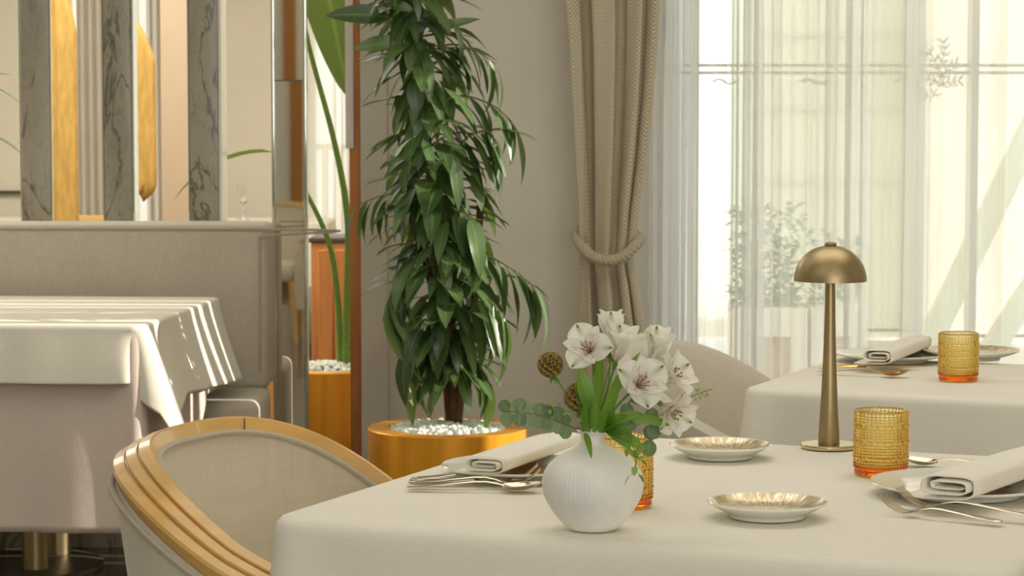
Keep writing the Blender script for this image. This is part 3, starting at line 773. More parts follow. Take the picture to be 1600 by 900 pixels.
glass_at(g1, 1376, 741, 'beaded amber glass tumbler right of the brass lamp on the front table')
g2 = g1.copy(); COL.objects.link(g2); glass_at(g2, 974, 790, 'beaded amber glass tumbler half hidden behind the ribbed vase')
g3 = g1.copy(); COL.objects.link(g3); glass_at(g3, 1497, 594, 'beaded amber glass tumbler on the rear table by the curtains')

# ------------------------------------------------------------------ lamp
lp = at(1295, 699); sc = F / lp.y
t = thing('table_lamp', 'brushed brass cordless table lamp with domed shade on the front table', 'lamp', lp)
b = MB(); b.lathe([(0, 0), (.047, 0), (.0478, .001), (.0478, .0055), (.0468, .0068), (0, .007)], 64); b.build('base', 'brass_base', t)
b = MB(); b.lathe([(0, .0071), (.018, .0071), (.0182, .009), (.0165, .04), (.0142, .08), (.0120, .13), (.0102, .18), (.0090, .23), (.0082, .30), (0, .30)], 40); b.build('stem', 'brass', t)
pr_ = []
R0, ZB, HH = .0612, .283, .060
for i in range(19):
    a = PI / 2 * i / 18; pr_.append((R0 * math.cos(a) ** .92 if i < 18 else .004, ZB + HH * math.sin(a)))
b = MB(); b.lathe([(R0 - .003, ZB + .0015), (R0 - .002, ZB), (R0, ZB)] + pr_ + [(0, ZB + HH), (0, ZB + HH - .003)] + [(r * .95, ZB + (z - ZB) * .95 + .001) for r, z in pr_[::-1]], 72); shd = b.build('shade', 'brass', t)
b = MB(); b.lathe([(0, ZB + HH), (.0098, ZB + HH), (.0105, ZB + HH + .0018), (.0095, ZB + HH + .0042), (.006, ZB + HH + .0055), (0, ZB + HH + .006)], 32); b.build('touch_knob', 'brass', shd)

# ------------------------------------------------------------------ vase
vp = at(926, 826); sv = F / vp.y
vz = lambda py: (833 - py) / sv * .995
half = [(833, 36), (828, 43), (820, 51), (808, 61), (795, 69), (780, 76.5), (765, 79.5), (752, 79.3), (740, 75.5), (730, 69), (720, 58), (712, 46), (705, 32), (699, 22.5), (694, 18.5), (688, 17.5), (683, 19), (679, 22.5), (676, 25.5)]
cp = cat([V((r / sv, vz(y), 0)) for y, r in half], 5)
prof = [(p.x, max(0, p.y)) for p in cp]
zt_ = prof[-1][1]
def rib(r, z, a):
    k = max(0, min(1, (z - .018) / .02)) * max(0, min(1, (.103 - z) / .018)); return r * (1 + .0085 * k * (abs(math.cos(a * 38)) - .5))
outer = [(0, 0)] + prof; inner = [(prof[-1][0] - .0035, zt_ + .0005)] + [(max(.002, r - .0045), z + (.004 if z < .02 else 0)) for r, z in prof[::-1]] + [(0, .0045)]
b = MB(); b.lathe(outer + inner, 304, fn=rib); ov = b.build('ribbed_vase', 'vase', None); ov.location = vp
tag(ov, 'round white ribbed ceramic vase holding the flowers', 'vase')

# ------------------------------------------------------------------ cutlery
def cut_frame(prof, L):   # prof rows: x fraction, half width, z
    return [(x * L, w, z) for x, w, z in prof]
def ribbon(mb, rows, th=.0022, bow=.0):
    out = []
    for x, w, z in rows:
        out.append([V((x, -w, z + th * .4)), V((x, -w * .6, z + th + bow)), V((x, w * .6, z + th + bow)), V((x, w, z + th * .4)), V((x, w * .6, z)), V((x, -w * .6, z))])
    mb.grid(out, True, cap0=True, cap1=True)
HANDLE = [(0, .004, .0045), (.015, .0088, .0045), (.06, .0094, .005), (.2, .0082, .007), (.35, .0058, .010), (.5, .0038, .0125), (.58, .0033, .0125)]
def fork(L):
    mb = MB(); ribbon(mb, cut_frame(HANDLE + [(.66, .0042, .0095), (.71, .0085, .0062), (.75, .0115, .0042), (.79, .0122, .0035)], L))
    for k in range(4):
        y = (k - 1.5) * .0074; rr = []
        for i in range(9):
            s = i / 8; x = .787 + .213 * s; z = .0034 + .0015 * s + .021 * s * s; rr.append((x * L, y * (1 - .03 * s), z, .0010 * (1 - .4 * s ** 3)))
        mb.grid([[V((x, y - w, z)), V((x, y - w, z + .0018)), V((x, y + w, z + .0018)), V((x, y + w, z))] for x, y, z, w in rr], True, cap0=True, cap1=True)
    return mb
def spoon(L):
    mb = MB(); ribbon(mb, cut_frame(HANDLE + [(.66, .0036, .0100), (.715, .0045, .0075)], L))
    rows = []; n = 16
    for i in range(n + 1):
        s = i / n; x = (.70 + .30 * s) * L; w = max(.0006, .0205 * math.sin(PI * (.07 + .93 * s) ** .85) ** .62) if i < n else .0006
        zr = .0082 + .006 * s * s; dep = .0078 * math.sin(PI * min(1, .05 + .95 * s)) ** .7
        row = []
        for j in range(13):
            q = -1 + 2 * j / 12; row.append(V((x, w * q, zr - dep * (1 - q * q))))
        rows.append(row)
    up = [[p + V((0, 0, .0012)) for p in r] for r in rows]
    mb.grid(rows); mb.grid([r[::-1] for r in up])
    edge = [r[0] for r in rows] + [r[-1] for r in rows[::-1]]; mb.tube([p + V((0, 0, .0006)) for p in edge], .0008, 6)
    return mb
def knife(L):
    mb = MB(); ribbon(mb, cut_frame([(0, .0045, .001), (.02, .0078, .001), (.2, .0074, .0015), (.42, .0058, .002), (.46, .006, .002)], L), .006)
    rows = []
    for i in range(13):
        s = i / 12; x = (.455 + .545 * s) * L; w0 = -.006 - .0005 * s; w1 = .006 + .006 * math.sin(PI * min(1, s * 1.02) ** .9 * .9) * (1 - .2 * s) if i < 12 else -.004
        rows.append([V((x, w0, .0042)), V((x, w0, .0054)), V((x, (w0 + w1) / 2, .0056)), V((x, w1, .0048)), V((x, (w0 + w1) / 2, .0040))])
    mb.grid(rows, True, cap0=True, cap1=True); return mb
def lay(mb, name, mat, a, b2, label, dz=0.0, roll=0):
    o = mb.build(name, mat, None, auto=50); d = b2 - a; o.location = V((a.x, a.y, ZT + .0005 + dz)); o.rotation_euler = (roll, 0, math.atan2(d.y, d.x)); return tag(o, label, name.split('_')[-1])
A = at(636, 766); lay(spoon(.205), 'table_spoon', 'steel', A, at(846, 768), 'champagne steel spoon lying nearest the camera left of the vase')
A = at(638, 762); lay(fork(.20), 'table_fork', 'steel', A, at(846, 763), 'steel fork lying directly behind the spoon left of the vase', .0025)
A = at(640, 758); lay(knife(.215), 'table_knife', 'steel', A, at(846, 758.5), 'steel knife lying between the forks left of the vase', .001)
A = at(642, 754); lay(fork(.195), 'dessert_fork', 'steel', A, at(846, 753.5), 'steel fork lying farthest back beside the left dinner plate', .001)
A = at(1565, 821); lay(fork(.182), 'dessert_fork', 'steel', A, at(1372, 801), 'short steel fork with its handle end in view, nearest the camera at right')
A = at(1620, 818); lay(fork(.205), 'table_fork', 'steel', A, at(1386, 796), 'long steel fork crossing over the short fork at right', .006)
A = at(1600, 738); lay(spoon(.2), 'table_spoon', 'steel', A, at(1486, 731), 'steel spoon tip showing behind the right napkin')
A = at(1279, 584); lay(spoon(.2), 'table_spoon', 'gold_steel', A, at(1424, 590), 'golden spoon on the rear table in front of the knife')
A = at(1281, 578); lay(knife(.225), 'table_knife', 'gold_steel', A, at(1440, 577), 'golden knife on the rear table beside the dinner plate', .002)

# ------------------------------------------------------------------ planters
def planter(t, R, H, seed, ri=.165):
    b = MB(); b.lathe([(0, 0), (R - .004, 0), (R, .004), (R, H - .003), (R - .003, H), (ri, H), (ri, H - .05), (0, H - .05)], 96); pot_ = b.build('pot', 'bronze', t)
    b = MB(); rnd = random.Random(seed)
    bm = bmesh.new(); bmesh.ops.create_icosphere(bm, subdivisions=2, radius=1); vs = [v.co.copy() for v in bm.verts]; fs = [[v.index for v in f.verts] for f in bm.faces]; bm.free()
    for i in range(520):
        r = (ri - .008) * math.sqrt(rnd.random()); a = rnd.uniform(0, 2 * PI); s = rnd.uniform(.007, .0135)
        z = H - .006 + .018 * (1 - (r / ri) ** 2) - rnd.random() * .006
        m = Matrix.Rotation(rnd.uniform(0, 6), 3, 'Z') @ Matrix.Rotation(rnd.uniform(0, 6), 3, 'X'); k = (1, rnd.uniform(.6, .95), rnd.uniform(.5, .8)); j = [1 + rnd.uniform(-.16, .16) for _ in vs]
        b.add([m @ V((v.x * s * k[0] * q, v.y * s * k[1] * q, v.z * s * k[2] * q)) + V((r * math.cos(a), r * math.sin(a), z)) for v, q in zip(vs, j)], fs)
    o = b.build('pebbles', 'stone_wht', pot_); o['kind'] = 'stuff'; o['label'] = 'pale white pebbles covering the soil'
    b = MB(); b.lathe([(0, H - .012), (ri - .001, H - .012), (ri - .001, H - .03), (0, H - .03)], 48); b.build('soil', 'soil', pot_)
# ficus
FD = 6.74
rim = atd(700, 667, FD)
t = thing('potted_ficus', 'tall long-leaved ficus in a wide bronze pot with white pebbles', 'potted plant', (rim.x, FD, 0))
planter(t, .2235, rim.z, 5)
org = V((rim.x, FD, 0))
def fp(px, py, dy=0): return atd(px, py, FD + dy) - org
rnd = random.Random(12)
tk = MB(); trunk = cat([fp(711, 668), fp(712, 610), fp(706, 540), fp(694, 450), fp(684, 340), fp(668, 220), fp(655, 110), fp(650, 20), fp(648, -60)], 8)
tk.tube(trunk, [.019 - .013 * i / (len(trunk) - 1) for i in range(len(trunk))], 12)
tk.tube(cat([fp(706, 668, .01), fp(698, 600, .03), fp(690, 520, .02), fp(668, 420, .01), fp(640, 330, 0)], 6), [.011] * 24 + [.006], 8)
tk.tube(cat([fp(716, 668, -.01), fp(722, 600, -.03), fp(730, 500, -.02), fp(745, 400, .0), fp(752, 300, .02)], 6), [.010] * 24 + [.006], 8)
tk.build('trunk', 'bark', t)
pb = MB(); pb.tube([fp(700, 668, .03), fp(668, 220, .025), fp(643, -90, .02)], .0065, 10); pb.build('support_pole', 'pole', t)
env = [(-60, 600, 700), (0, 585, 690), (60, 585, 735), (120, 590, 770), (200, 588, 800), (280, 572, 815), (350, 575, 800), (420, 590, 815), (480, 580, 845), (540, 590, 835), (600, 625, 800), (640, 650, 770)]
fo = MB(); tw = MB()
def trunk_at(py):
    z = fp(700, py).z; return min(trunk, key=lambda p: abs(p.z - z))
sF = F / FD
for i in range(380):
    py = rnd.uniform(-60, 575) if i % 5 else rnd.uniform(180, 520)
    c = trunk_at(py); a = rnd.uniform(0, 2 * PI)
    tipy = py + rnd.uniform(35, 95); xl, xr = interp(env, tipy)
    cx = c.x + org.x; L_ = (cx - atd(xl, py, FD).x); R_ = (atd(xr, py, FD).x - cx)
    Rr = (R_ if math.cos(a) > 0 else L_) * abs(math.cos(a)) + .5 * (L_ + R_) * .9 * abs(math.sin(a)) * (1 if True else 1)
    Rr = Rr / max(.7, (abs(math.cos(a)) + abs(math.sin(a))))
    Rr *= rnd.uniform(.45, 1.0)
    L = rnd.uniform(.11, .19); rb = max(.012, Rr - L * rnd.uniform(.45, .8))
    out = V((math.cos(a), math.sin(a), 0))
    base = V((c.x, c.y, 0)) + out * rb + V((0, 0, fp(700, py).z + rnd.uniform(-.02, .03)))
    d = out + V((rnd.uniform(-.6, .6), rnd.uniform(-.6, .6), rnd.uniform(-1.1, .3)))
    leaf(fo, base, d, L, L * rnd.uniform(.22, .31), rnd.uniform(.25, 1.0), fold=.2, wave=.14)
    if i % 2 == 0: tw.tube(cat([V((c.x, c.y, base.z - .04)), V((c.x, c.y, base.z - .02)) * .5 + base * .5 + V((0, 0, .01)), base], 3), .0022, 5)
def spray(pts, n, L, W, dz=-.7, spread=.8, dys=0, dr=.9):
    q = cat([fp(*p) for p in pts], 8); tw.tube(q, [.0035 - .002 * i / (len(q) - 1) for i in range(len(q))], 6)
    for k in range(n):
        i = int((.2 + .8 * k / max(1, n - 1)) * (len(q) - 1)); T = (q[min(i + 1, len(q) - 1)] - q[max(0, i - 1)]).normalized(); sg = 1 if k % 2 else -1
        d = T * .8 + V((0, sg * spread * rnd.uniform(.3, 1), dz * rnd.uniform(.4, 1.1)))
        leaf(fo, q[i], d, L * rnd.uniform(.8, 1.1), W * rnd.uniform(.85, 1.15), dr * rnd.uniform(.6, 1.2), fold=.2, wave=.1)
spray([(655, 110, 0), (640, 85), (622, 55), (604, 20), (598, -8)], 2, .08, .03, -.2)
for bx, by, tx, ty, L, W in ((628, 66, 558, 88, .125, .05), (612, 28, 512, 40, .18, .06), (606, 6, 640, 22, .07, .033), (668, 50, 748, 42, .15, .028), (655, 92, 640, 40, .10, .03), (648, 120, 650, 178, .12, .05)):
    A, B = fp(bx, by, -.03), fp(tx, ty, -.06); leaf(fo, A, (B - A) + V((0, 0, .3 * (B - A).length)), (B - A).length * 1.06, W, .55, up=(0, -1, .5), fold=.15)
spray([(660, 90, 0), (700, 70, -.03), (740, 78, -.05), (775, 100, -.06)], 8, .17, .034, -.9, .3)
spray([(668, 170, 0), (720, 150, -.03), (770, 165, -.05), (800, 190, -.05)], 8, .17, .034, -.9, .4)
spray([(690, 260, 0), (730, 215, -.05), (762, 205, -.08), (778, 225, -.1)], 14, .17, .028, -1.5, .4, dr=.4)
spray([(690, 320, 0), (650, 300, -.04), (600, 305, -.06), (560, 320, -.06)], 9, .14, .042, -1.0, .4)
spray([(690, 430, 0), (650, 400, -.05), (625, 430, -.08), (612, 470, -.08)], 10, .19, .045, -1.0, .6)
spray([(700, 440, 0), (750, 400, -.04), (800, 420, -.06), (838, 450, -.06)], 11, .20, .042, -1.0, .4)
spray([(695, 350, 0), (715, 330, -.07), (735, 340, -.12), (750, 370, -.14)], 14, .19, .045, -1.2, .6)
spray([(700, 520, 0), (735, 470, -.08), (765, 470, -.12), (790, 500, -.13)], 12, .19, .036, -1.2, .5)
spray([(700, 530, 0), (670, 500, -.07), (650, 510, -.1), (635, 540, -.1)], 9, .18, .045, -1.2, .6)
spray([(705, 600, 0), (690, 560, -.04), (665, 560, -.06), (650, 585, -.06)], 6, .16, .042, -1.2, .5)
spray([(708, 600, 0), (725, 560, -.04), (745, 565, -.06), (760, 590, -.06)], 6, .15, .042, -1.1, .5)
fo.build('foliage', 'ficus', t); tw.build('twigs', 'twig', t)

# strelitzia behind the divider
SD = 8.42
rim2 = atd(520, 573, SD)
t = thing('potted_bird_of_paradise', 'bird of paradise plant in bronze pot, in the narrow gap left of the ficus', 'potted plant', (rim2.x, SD, 0))
planter(t, .2235, rim2.z, 9); org2 = V((rim2.x, SD, 0))
def sp_(px, py, dy=0): return atd(px, py, SD + dy) - org2
st = MB(); bl = MB()
s1 = cat([sp_(541, 574), sp_(543, 460), sp_(543, 340), sp_(522, 220), sp_(480, 60), sp_(462, -60)], 8); st.tube(s1, [.016 - .010 * i / (len(s1) - 1) for i in range(len(s1))], 10)
s2 = cat([sp_(532, 574, .03), sp_(528, 470, .03), sp_(514, 380, .03), sp_(478, 300, .03), sp_(445, 245, .03), sp_(425, 236, .03)], 8); st.tube(s2, [.013 - .009 * i / (len(s2) - 1) for i in range(len(s2))], 10)
s3 = cat([sp_(548, 574, .05), sp_(554, 300, .06), sp_(556, 60, .08), sp_(545, -70, .06), sp_(520, -100, .0), sp_(505, -60, -.02)], 8); st.tube(s3, [.013 - .008 * i / (len(s3) - 1) for i in range(len(s3))], 10)
leaf(bl, sp_(501, -70, -.02), sp_(541, 150, -.02) - sp_(501, -70, -.02), .50, .19, .0, up=(0.25, -1, .1), fold=.25, n=10, prof=lambda t: ovate(.12 + .88 * t), wave=.05)
leaf(bl, sp_(428, 238, .03), V((-1, -.1, .1)), .40, .07, 1.0, up=(0, .12, 1), fold=.3, n=10, prof=ovate)
leaf(bl, s1[-1], V((-.5, 0, 1)), .5, .2, .8, up=(0, -1, .2), fold=.2, n=10, prof=ovate)
st.build('stalks', 'stem', t); bl.build('leaves', 'strel', t)
SD3 = 8.9; r3 = atd(-40, 560, SD3)
t = thing('potted_bird_of_paradise', 'plant with only leaf tips showing at the left edge', 'potted plant', (r3.x, SD3, 0))
planter(t, .2, .42, 15, .14); org3 = V((r3.x, SD3, 0)); st = MB(); bl = MB()
for (ax, ay, bx, by, W) in ((-25, 122, 16, 113, .04), (-40, 128, 33, 156, .06), (-30, 208, 35, 236, .07)):
    A, B = atd(ax, ay, SD3) - org3, atd(bx, by, SD3) - org3
    q = cat([V((0, 0, .42)), V((-.03, 0, .8)), A * .8 + V((-.03, 0, A.z * .2 - .03)), A], 6); st.tube(q, .006, 8)
    leaf(bl, A, (B - A) + V((0, 0, .25 * (B - A).length)), (B - A).length * 1.05, W, .6, fold=.25, n=8, prof=ovate)
st.build('stalks', 'stem', t); bl.build('leaves', 'strel', t)

# copper cabinet below the far window
c0, c1 = atd(486, 400, 10.4).x, atd(556, 400, 10.4).x; zc = atd(500, 372, 10.4).z
t = thing('copper_cabinet', 'orange copper toned cabinet behind the plant in the narrow gap', 'cabinet', (0, 0, 0))
b = MB(); b.rbox((c0, 10.4, 0), (c1, 10.8, zc - .02), .004, 2); b.build('body', 'copper', t)
b = MB(); b.rbox((c0 - .01, 10.39, zc - .019), (c1 + .01, 10.81, zc), .004, 2); b.build('top', 'trim_dark', t)
b = MB(); b.rbox((c0 + .03, 10.388, .06), ((c0 + c1) / 2 - .004, 10.399, zc - .05), .003, 1); b.rbox(((c0 + c1) / 2 + .004, 10.388, .06), (c1 - .02, 10.399, zc - .05), .003, 1); b.build('door', 'copper', t)
# hanging gold blades
def blade(pxl, pxr, pyt, pyb, d, label, fork_):
    A, B = atd(pxl, pyt, d), atd(pxr, pyb, d); cx = (A.x + B.x) / 2; hw = (B.x - A.x) / 2; t = thing('gold_blade_ornament', label, 'hanging ornament', (cx, d, 0))
    mb = MB(); n = 40; rows = []
    for i in range(n + 1):
        s = i / n; z = B.z + (A.z - B.z) * s; w = hw * min(1, (max(.0, s + .02) / .08) ** .6) * min(1, max(.02, (1.0 - s) / .24) ** .6)
        row = []
        for j in range(13):
            q = -1 + 2 * j / 12; zz = z + (fork_ * .5 * math.cos(q * 9.4) * max(0, 1 - s * 8))
            row.append(V((w * q, .03 * (q * q) - .02 + .006 * math.sin(q * 14), zz)))
        rows.append(row)
    mb.grid(rows); o = mb.build('hammered_blade', 'gold_leaf', t); so = o.modifiers.new('s', 'SOLIDIFY'); so.thickness = .006
    b = MB(); b.tube([V((-hw * .1, 0, A.z - .05)), V((-hw * .1, 0, 3.1))], .003, 8); b.build('hanging_rod', 'brass', t)
blade(36, 122, -70, 420, 10.6, 'tall hammered gold blade ornament hanging right of the first marble panel', .0)
blade(166, 243, 28, 306, 10.6, 'shorter hammered gold blade ornament hanging right of the middle marble panel', .05)

# ------------------------------------------------------------------ flowers
VC = vp
def fl(px, py, dy=0): return atd(px, py, vp.y + dy)
def stemtube(mb, end, r=.0016, mid=None, off=(0, 0)):
    root = VC + V((off[0] * .4, off[1] * .4, .03)); neck = VC + V((off[0], off[1], zt_ - .01)); pts = [root, neck] + ([mid] if mid is not None else []) + [end]
    q = cat(pts, 8); mb.tube(q, r, 8); return q
def petal(mb, c, axis, ref, ang, L, W, open_, curl, narrow=False, n=9, m=6):
    axis = V(axis).normalized(); r = V(ref) - axis * V(ref).dot(axis); r.normalize(); bi = axis.cross(r)
    rad = r * math.cos(ang) + bi * math.sin(ang); tan = axis.cross(rad); rows = []; uv = []; p = V(c); th = .25
    for i in range(n + 1):
        t = i / n; k = math.sin(PI * (.05 + .92 * t) ** (1.55 if not narrow else 1.3)) ** (.62 if not narrow else .8); w = W / 2 * max(.10, k) if i < n else W * .05
        ang_ = .2 + (open_ - .2) * min(1, t * 1.7) + curl * max(0, t - .6)
        dirv = axis * math.cos(ang_) + rad * math.sin(ang_); nrm = axis * math.sin(ang_) - rad * math.cos(ang_)
        row = []
        for j in range(m + 1):
            q = -1 + 2 * j / m; row.append(p + tan * (w * q) + nrm * (w * .35 * q * q + .0008 * math.sin(q * 7 + t * 8))); uv.append((j / m, t))
        rows.append(row); p = p + dirv * (L / n)
    mb.grid(rows, uvs=uv)
def flower(t, c, axis, size=.036, rot=0, openk=1.0):
    c = V(c); ref = V((0, 0, 1)) if abs(V(axis).normalized().z) < .9 else V((0, 1, 0))
    ax = V(axis).normalized(); mb = MB(); mb.tube([c - ax * .012, c - ax * .004, c + ax * .001], [.0022, .0042, .003], 10); t = mb.build('bloom', 'stem', t)
    for k in range(3):
        mb = MB(); petal(mb, c, axis, ref, rot + k * 2 * PI / 3, size * 1.3, size * 1.0, 1.05 * openk, .5); o = mb.build('outer_petal', 'petal', t)
        o.modifiers.new('sub', 'SUBSURF').render_levels = 1
    for k in range(3):
        mb = MB(); petal(mb, c + V(axis).normalized() * .002, axis, ref, rot + PI / 3 + k * 2 * PI / 3, size * 1.3, size * .56, .8 * openk, .35, True); o = mb.build('inner_petal', 'petal_s', t)
        o.modifiers.new('sub', 'SUBSURF').render_levels = 1
    mb = MB(); ax = V(axis).normalized(); r = ref - ax * ref.dot(ax); r.normalize(); bi = ax.cross(r)
    for k in range(6):
        a = k * PI / 3 + .3; e = c + ax * size * .8 + (r * math.cos(a) + bi * math.sin(a)) * size * .16
        mb.tube([c, (c + e) / 2 + ax * .002, e], .0005, 5)
        mb.tube([e, e + ax * .0035], .0011, 6)
    mb.build('stamens', 'brown_seed', t)
def alst(label, blooms, off, leaves, mid=None):
    t = thing('alstroemeria_stem', label, 'flower', (0, 0, 0), 0, 'alstroemeria stems in the vase'); sm = MB(); lv = MB(); hub = None
    for i, (c, ax, sz, rot, ok) in enumerate(blooms):
        c = V(c); a = V(ax).normalized(); e = c - a * .010
        if i == 0: q = stemtube(sm, e, .0017, mid, off); hub = q[int(len(q) * .72)]
        else: sm.tube(cat([hub, (hub + e) / 2 + V((0, 0, -.006)), e], 6), .0012, 6)
        flower(t, c, ax, sz, rot, ok)
    sm.build('stem', 'stem', t)
    for (A, B, W, dr, up) in leaves:
        A, B = V(A), V(B); leaf(lv, A, (B - A).normalized(), (B - A).length, W, dr, up=up, fold=.25, n=9, wave=.06)
    if leaves: lv.build('leaves', 'alst_leaf', t)
cu = (0, -1, .3)
alst('white alstroemeria bloom highest at the left, facing the camera', [(fl(924, 553, -.02), (-.25, -1, .45), .040, .5, 1.1)], (-.006, -.004),
     [(fl(922, 645, -.025), fl(908, 572, -.035), .024, .25, (.4, -1, .2)), (fl(932, 640, -.02), fl(938, 550, -.04), .016, .1, (-.6, -1, 0)), (fl(925, 668, -.015), fl(903, 600, -.03), .02, .2, (.6, -1, .2)), (fl(920, 676, -.03), fl(914, 630, -.045), .016, .2, (.5, -1, .1)), (fl(930, 676, -.035), fl(930, 622, -.05), .014, .15, (.3, -1, 0)), (fl(914, 676, -.03), fl(925, 700, -.075), .008, .7, (0, -.5, 1))], fl(930, 610, -.01))
alst('white alstroemeria bloom seen from the side in the centre of the bunch', [(fl(962, 565, .01), (.25, -.2, 1), .044, .2, .75), (fl(955, 535, .03), (.0, .2, 1), .036, 1.0, .6)], (.002, .004),
     [(fl(945, 640, -.03), fl(990, 548, -.05), .015, .35, (-.8, -1, 0)), (fl(950, 650, .0), fl(968, 575, .01), .016, .2, (-.6, -1, .2))], fl(946, 620, .0))
alst('white streaked alstroemeria bloom in the middle right, facing the camera', [(fl(992, 606, -.035), (.3, -1, .4), .044, 1.1, 1.05)], (.006, -.004),
     [(fl(945, 672, -.04), fl(992, 640, -.075), .042, .3, (0, -.5, 1)), (fl(955, 668, -.03), fl(985, 690, -.07), .032, .5, (0, -.5, 1)), (fl(950, 676, -.03), fl(1010, 690, -.06), .026, .5, (.2, -.6, 1)), (fl(938, 676, -.03), fl(958, 640, -.05), .018, .2, (-.6, -1, .2)), (fl(944, 672, -.035), fl(975, 648, -.06), .022, .3, (-.4, -1, .4)), (fl(948, 674, -.03), fl(970, 672, -.07), .02, .5, (0, -.6, 1)), (fl(936, 676, -.035), fl(948, 628, -.05), .014, .15, (-.7, -1, .1))], fl(960, 640, -.02))
alst('white alstroemeria blooms farthest right, one half closed and upright', [(fl(1018, 572, .0), (.25, -.3, 1), .044, .3, .45), (fl(1030, 600, -.01), (.7, -.5, .5), .042, .8, 1.0), (fl(1034, 632, -.02), (.6, -.7, -.35), .040, .1, 1.0)], (.008, .002),
     [(fl(985, 655, -.03), fl(1046, 658, -.05), .022, .25, (.1, -.7, 1)), (fl(960, 660, -.02), fl(1005, 645, -.02), .02, .3, cu)], fl(975, 640, .0))
def pod(label, c, R, off, mid):
    t = thing('scabiosa_seed_head', label, 'dried flower', (0, 0, 0), 0, 'scabiosa seed heads in the vase'); c = V(c)
    sm = MB(); stemtube(sm, c + V((.006, 0, -R * .9)), .0013, mid, off); sm.build('stem', 'stem', t)
    co = MB(); cups = MB(); bm = bmesh.new(); bmesh.ops.create_icosphere(bm, subdivisions=3, radius=R * .80); co.add([v.co + c for v in bm.verts], [[v.index for v in f.verts] for f in bm.faces]); bm.free(); co_ = co.build('seed_globe', 'seed_dark', t)
    N = 64
    for i in range(N):
        z = 1 - 2 * (i + .5) / N; r = math.sqrt(1 - z * z); a = i * 2.39996; d = V((r * math.cos(a), r * math.sin(a), z)); u = d.orthogonal().normalized(); w = d.cross(u); rows = []
        for rr, hh in ((.10, .78), (.15, .88), (.235, 1.0), (.215, 1.0), (.12, .86)):
            rows.append([c + (d * hh + (u * math.cos(k * PI / 5) + w * math.sin(k * PI / 5)) * rr) * R for k in range(10)])
        cups.grid(rows, True)
    cups.build('papery_cups', 'brown_seed', co_)
    br_ = MB()
    for k in range(9):
        a = k * .7; leaf(br_, c + V((.005, 0, -R * .85)), V((math.cos(a), math.sin(a), -.5)), .014, .003, .6, n=4)
    br_.build('bracts', 'alst_leaf', co_)
pod('round brown scabiosa seed head standing highest at the left', fl(860, 570, -.02), .0172, (-.010, -.003), fl(893, 630, -.015))
pod('round brown scabiosa seed head low in the bunch above the vase neck', fl(904, 621, -.01), .0195, (-.004, .003), fl(914, 660, -.005))
pod('small scabiosa seed head half hidden behind the top blooms', fl(950, 543, .03), .0135, (.0, .008), fl(940, 620, .01))
def euc(label, path, n, R, off):
    t = thing('eucalyptus_sprig', label, 'foliage sprig', (0, 0, 0), 0, 'eucalyptus sprigs in the vase'); sm = MB(); lv = MB(); rn = random.Random(n)
    neck = VC + V((off[0], off[1], zt_ - .01)); root = VC + V((off[0] * .4, off[1] * .4, .03)); q = cat([root, neck] + [V(p) for p in path], 8); sm.tube(q, .0012, 6); sm.build('stem', 'twig', t)
    i0 = 18
    for k in range(n):
        i = min(len(q) - 2, i0 + int((len(q) - 2 - i0) * k / max(1, n - 1))); T = (q[i + 1] - q[i]).normalized()
        for sg in (-1, 1):
            d = V((T.x * .3 + rn.uniform(-.4, .4), rn.uniform(-.4, .2), sg * .9)); leaf(lv, q[i], d, R * rn.uniform(1.5, 2.1), R * rn.uniform(1.5, 1.9), .2 * sg, up=V((rn.uniform(-.3, .3), -1, rn.uniform(-.3, .3))), fold=.1, n=9, prof=lambda t: math.sqrt(max(0, 1 - (2 * t - 1) ** 2)))
    lv.build('leaves', 'euc', t)
euc('grey green eucalyptus sprig reaching left over the napkin', [fl(895, 668, -.03), fl(862, 655, -.045), fl(825, 645, -.05), fl(790, 642, -.05)], 7, .0108, (-.011, -.003))
euc('grey green eucalyptus sprig hanging right over the amber tumbler', [fl(972, 655, -.02), fl(1005, 655, -.02), fl(1020, 672, -.02), fl(1016, 690, -.02)], 3, .012, (.011, .004))
def sprig(label, path, n, sz, off, seed):
    t = thing('seed_sprig', label, 'foliage sprig', (0, 0, 0), 0, 'fine green sprigs in the vase'); sm = MB(); lv = MB(); rn = random.Random(seed)
    neck = VC + V((off[0], off[1], zt_ - .008)); root = VC + V((off[0] * .4, off[1] * .4, .03)); q = cat([root, neck] + [V(p) for p in path], 10); sm.tube(q, .0007, 5)
    for k in range(n):
        i = int(len(q) * .55 + (len(q) * .45 - 2) * k / n); d = V((rn.uniform(-1, 1), rn.uniform(-.6, .4), rn.uniform(-1, 1))); e = q[i] + d.normalized() * sz * .7; sm.tube([q[i], e], .0003, 4)
        leaf(lv, e, d, sz, sz * .55, .2, n=4, prof=ovate)
    sm.build('stem', 'stem', t); lv.build('leaves', 'sprig', t)
sprig('fine seeded sprig reaching far right across the taupe chair', [fl(985, 668, .0), fl(1030, 650, .0), fl(1075, 622, .0), fl(1114, 607, .0)], 34, .006, (.010, -.004), 4)
sprig('drooping green sprig over the right shoulder of the vase', [fl(962, 672, -.06), fl(985, 690, -.10), fl(994, 720, -.105), fl(990, 738, -.10)], 16, .015, (.009, -.009), 6)
sprig('thin grassy sprig bending left over the vase rim', [fl(905, 655, -.04), fl(885, 640, -.05), fl(845, 632, -.05)], 12, .007, (-.009, -.008), 8)

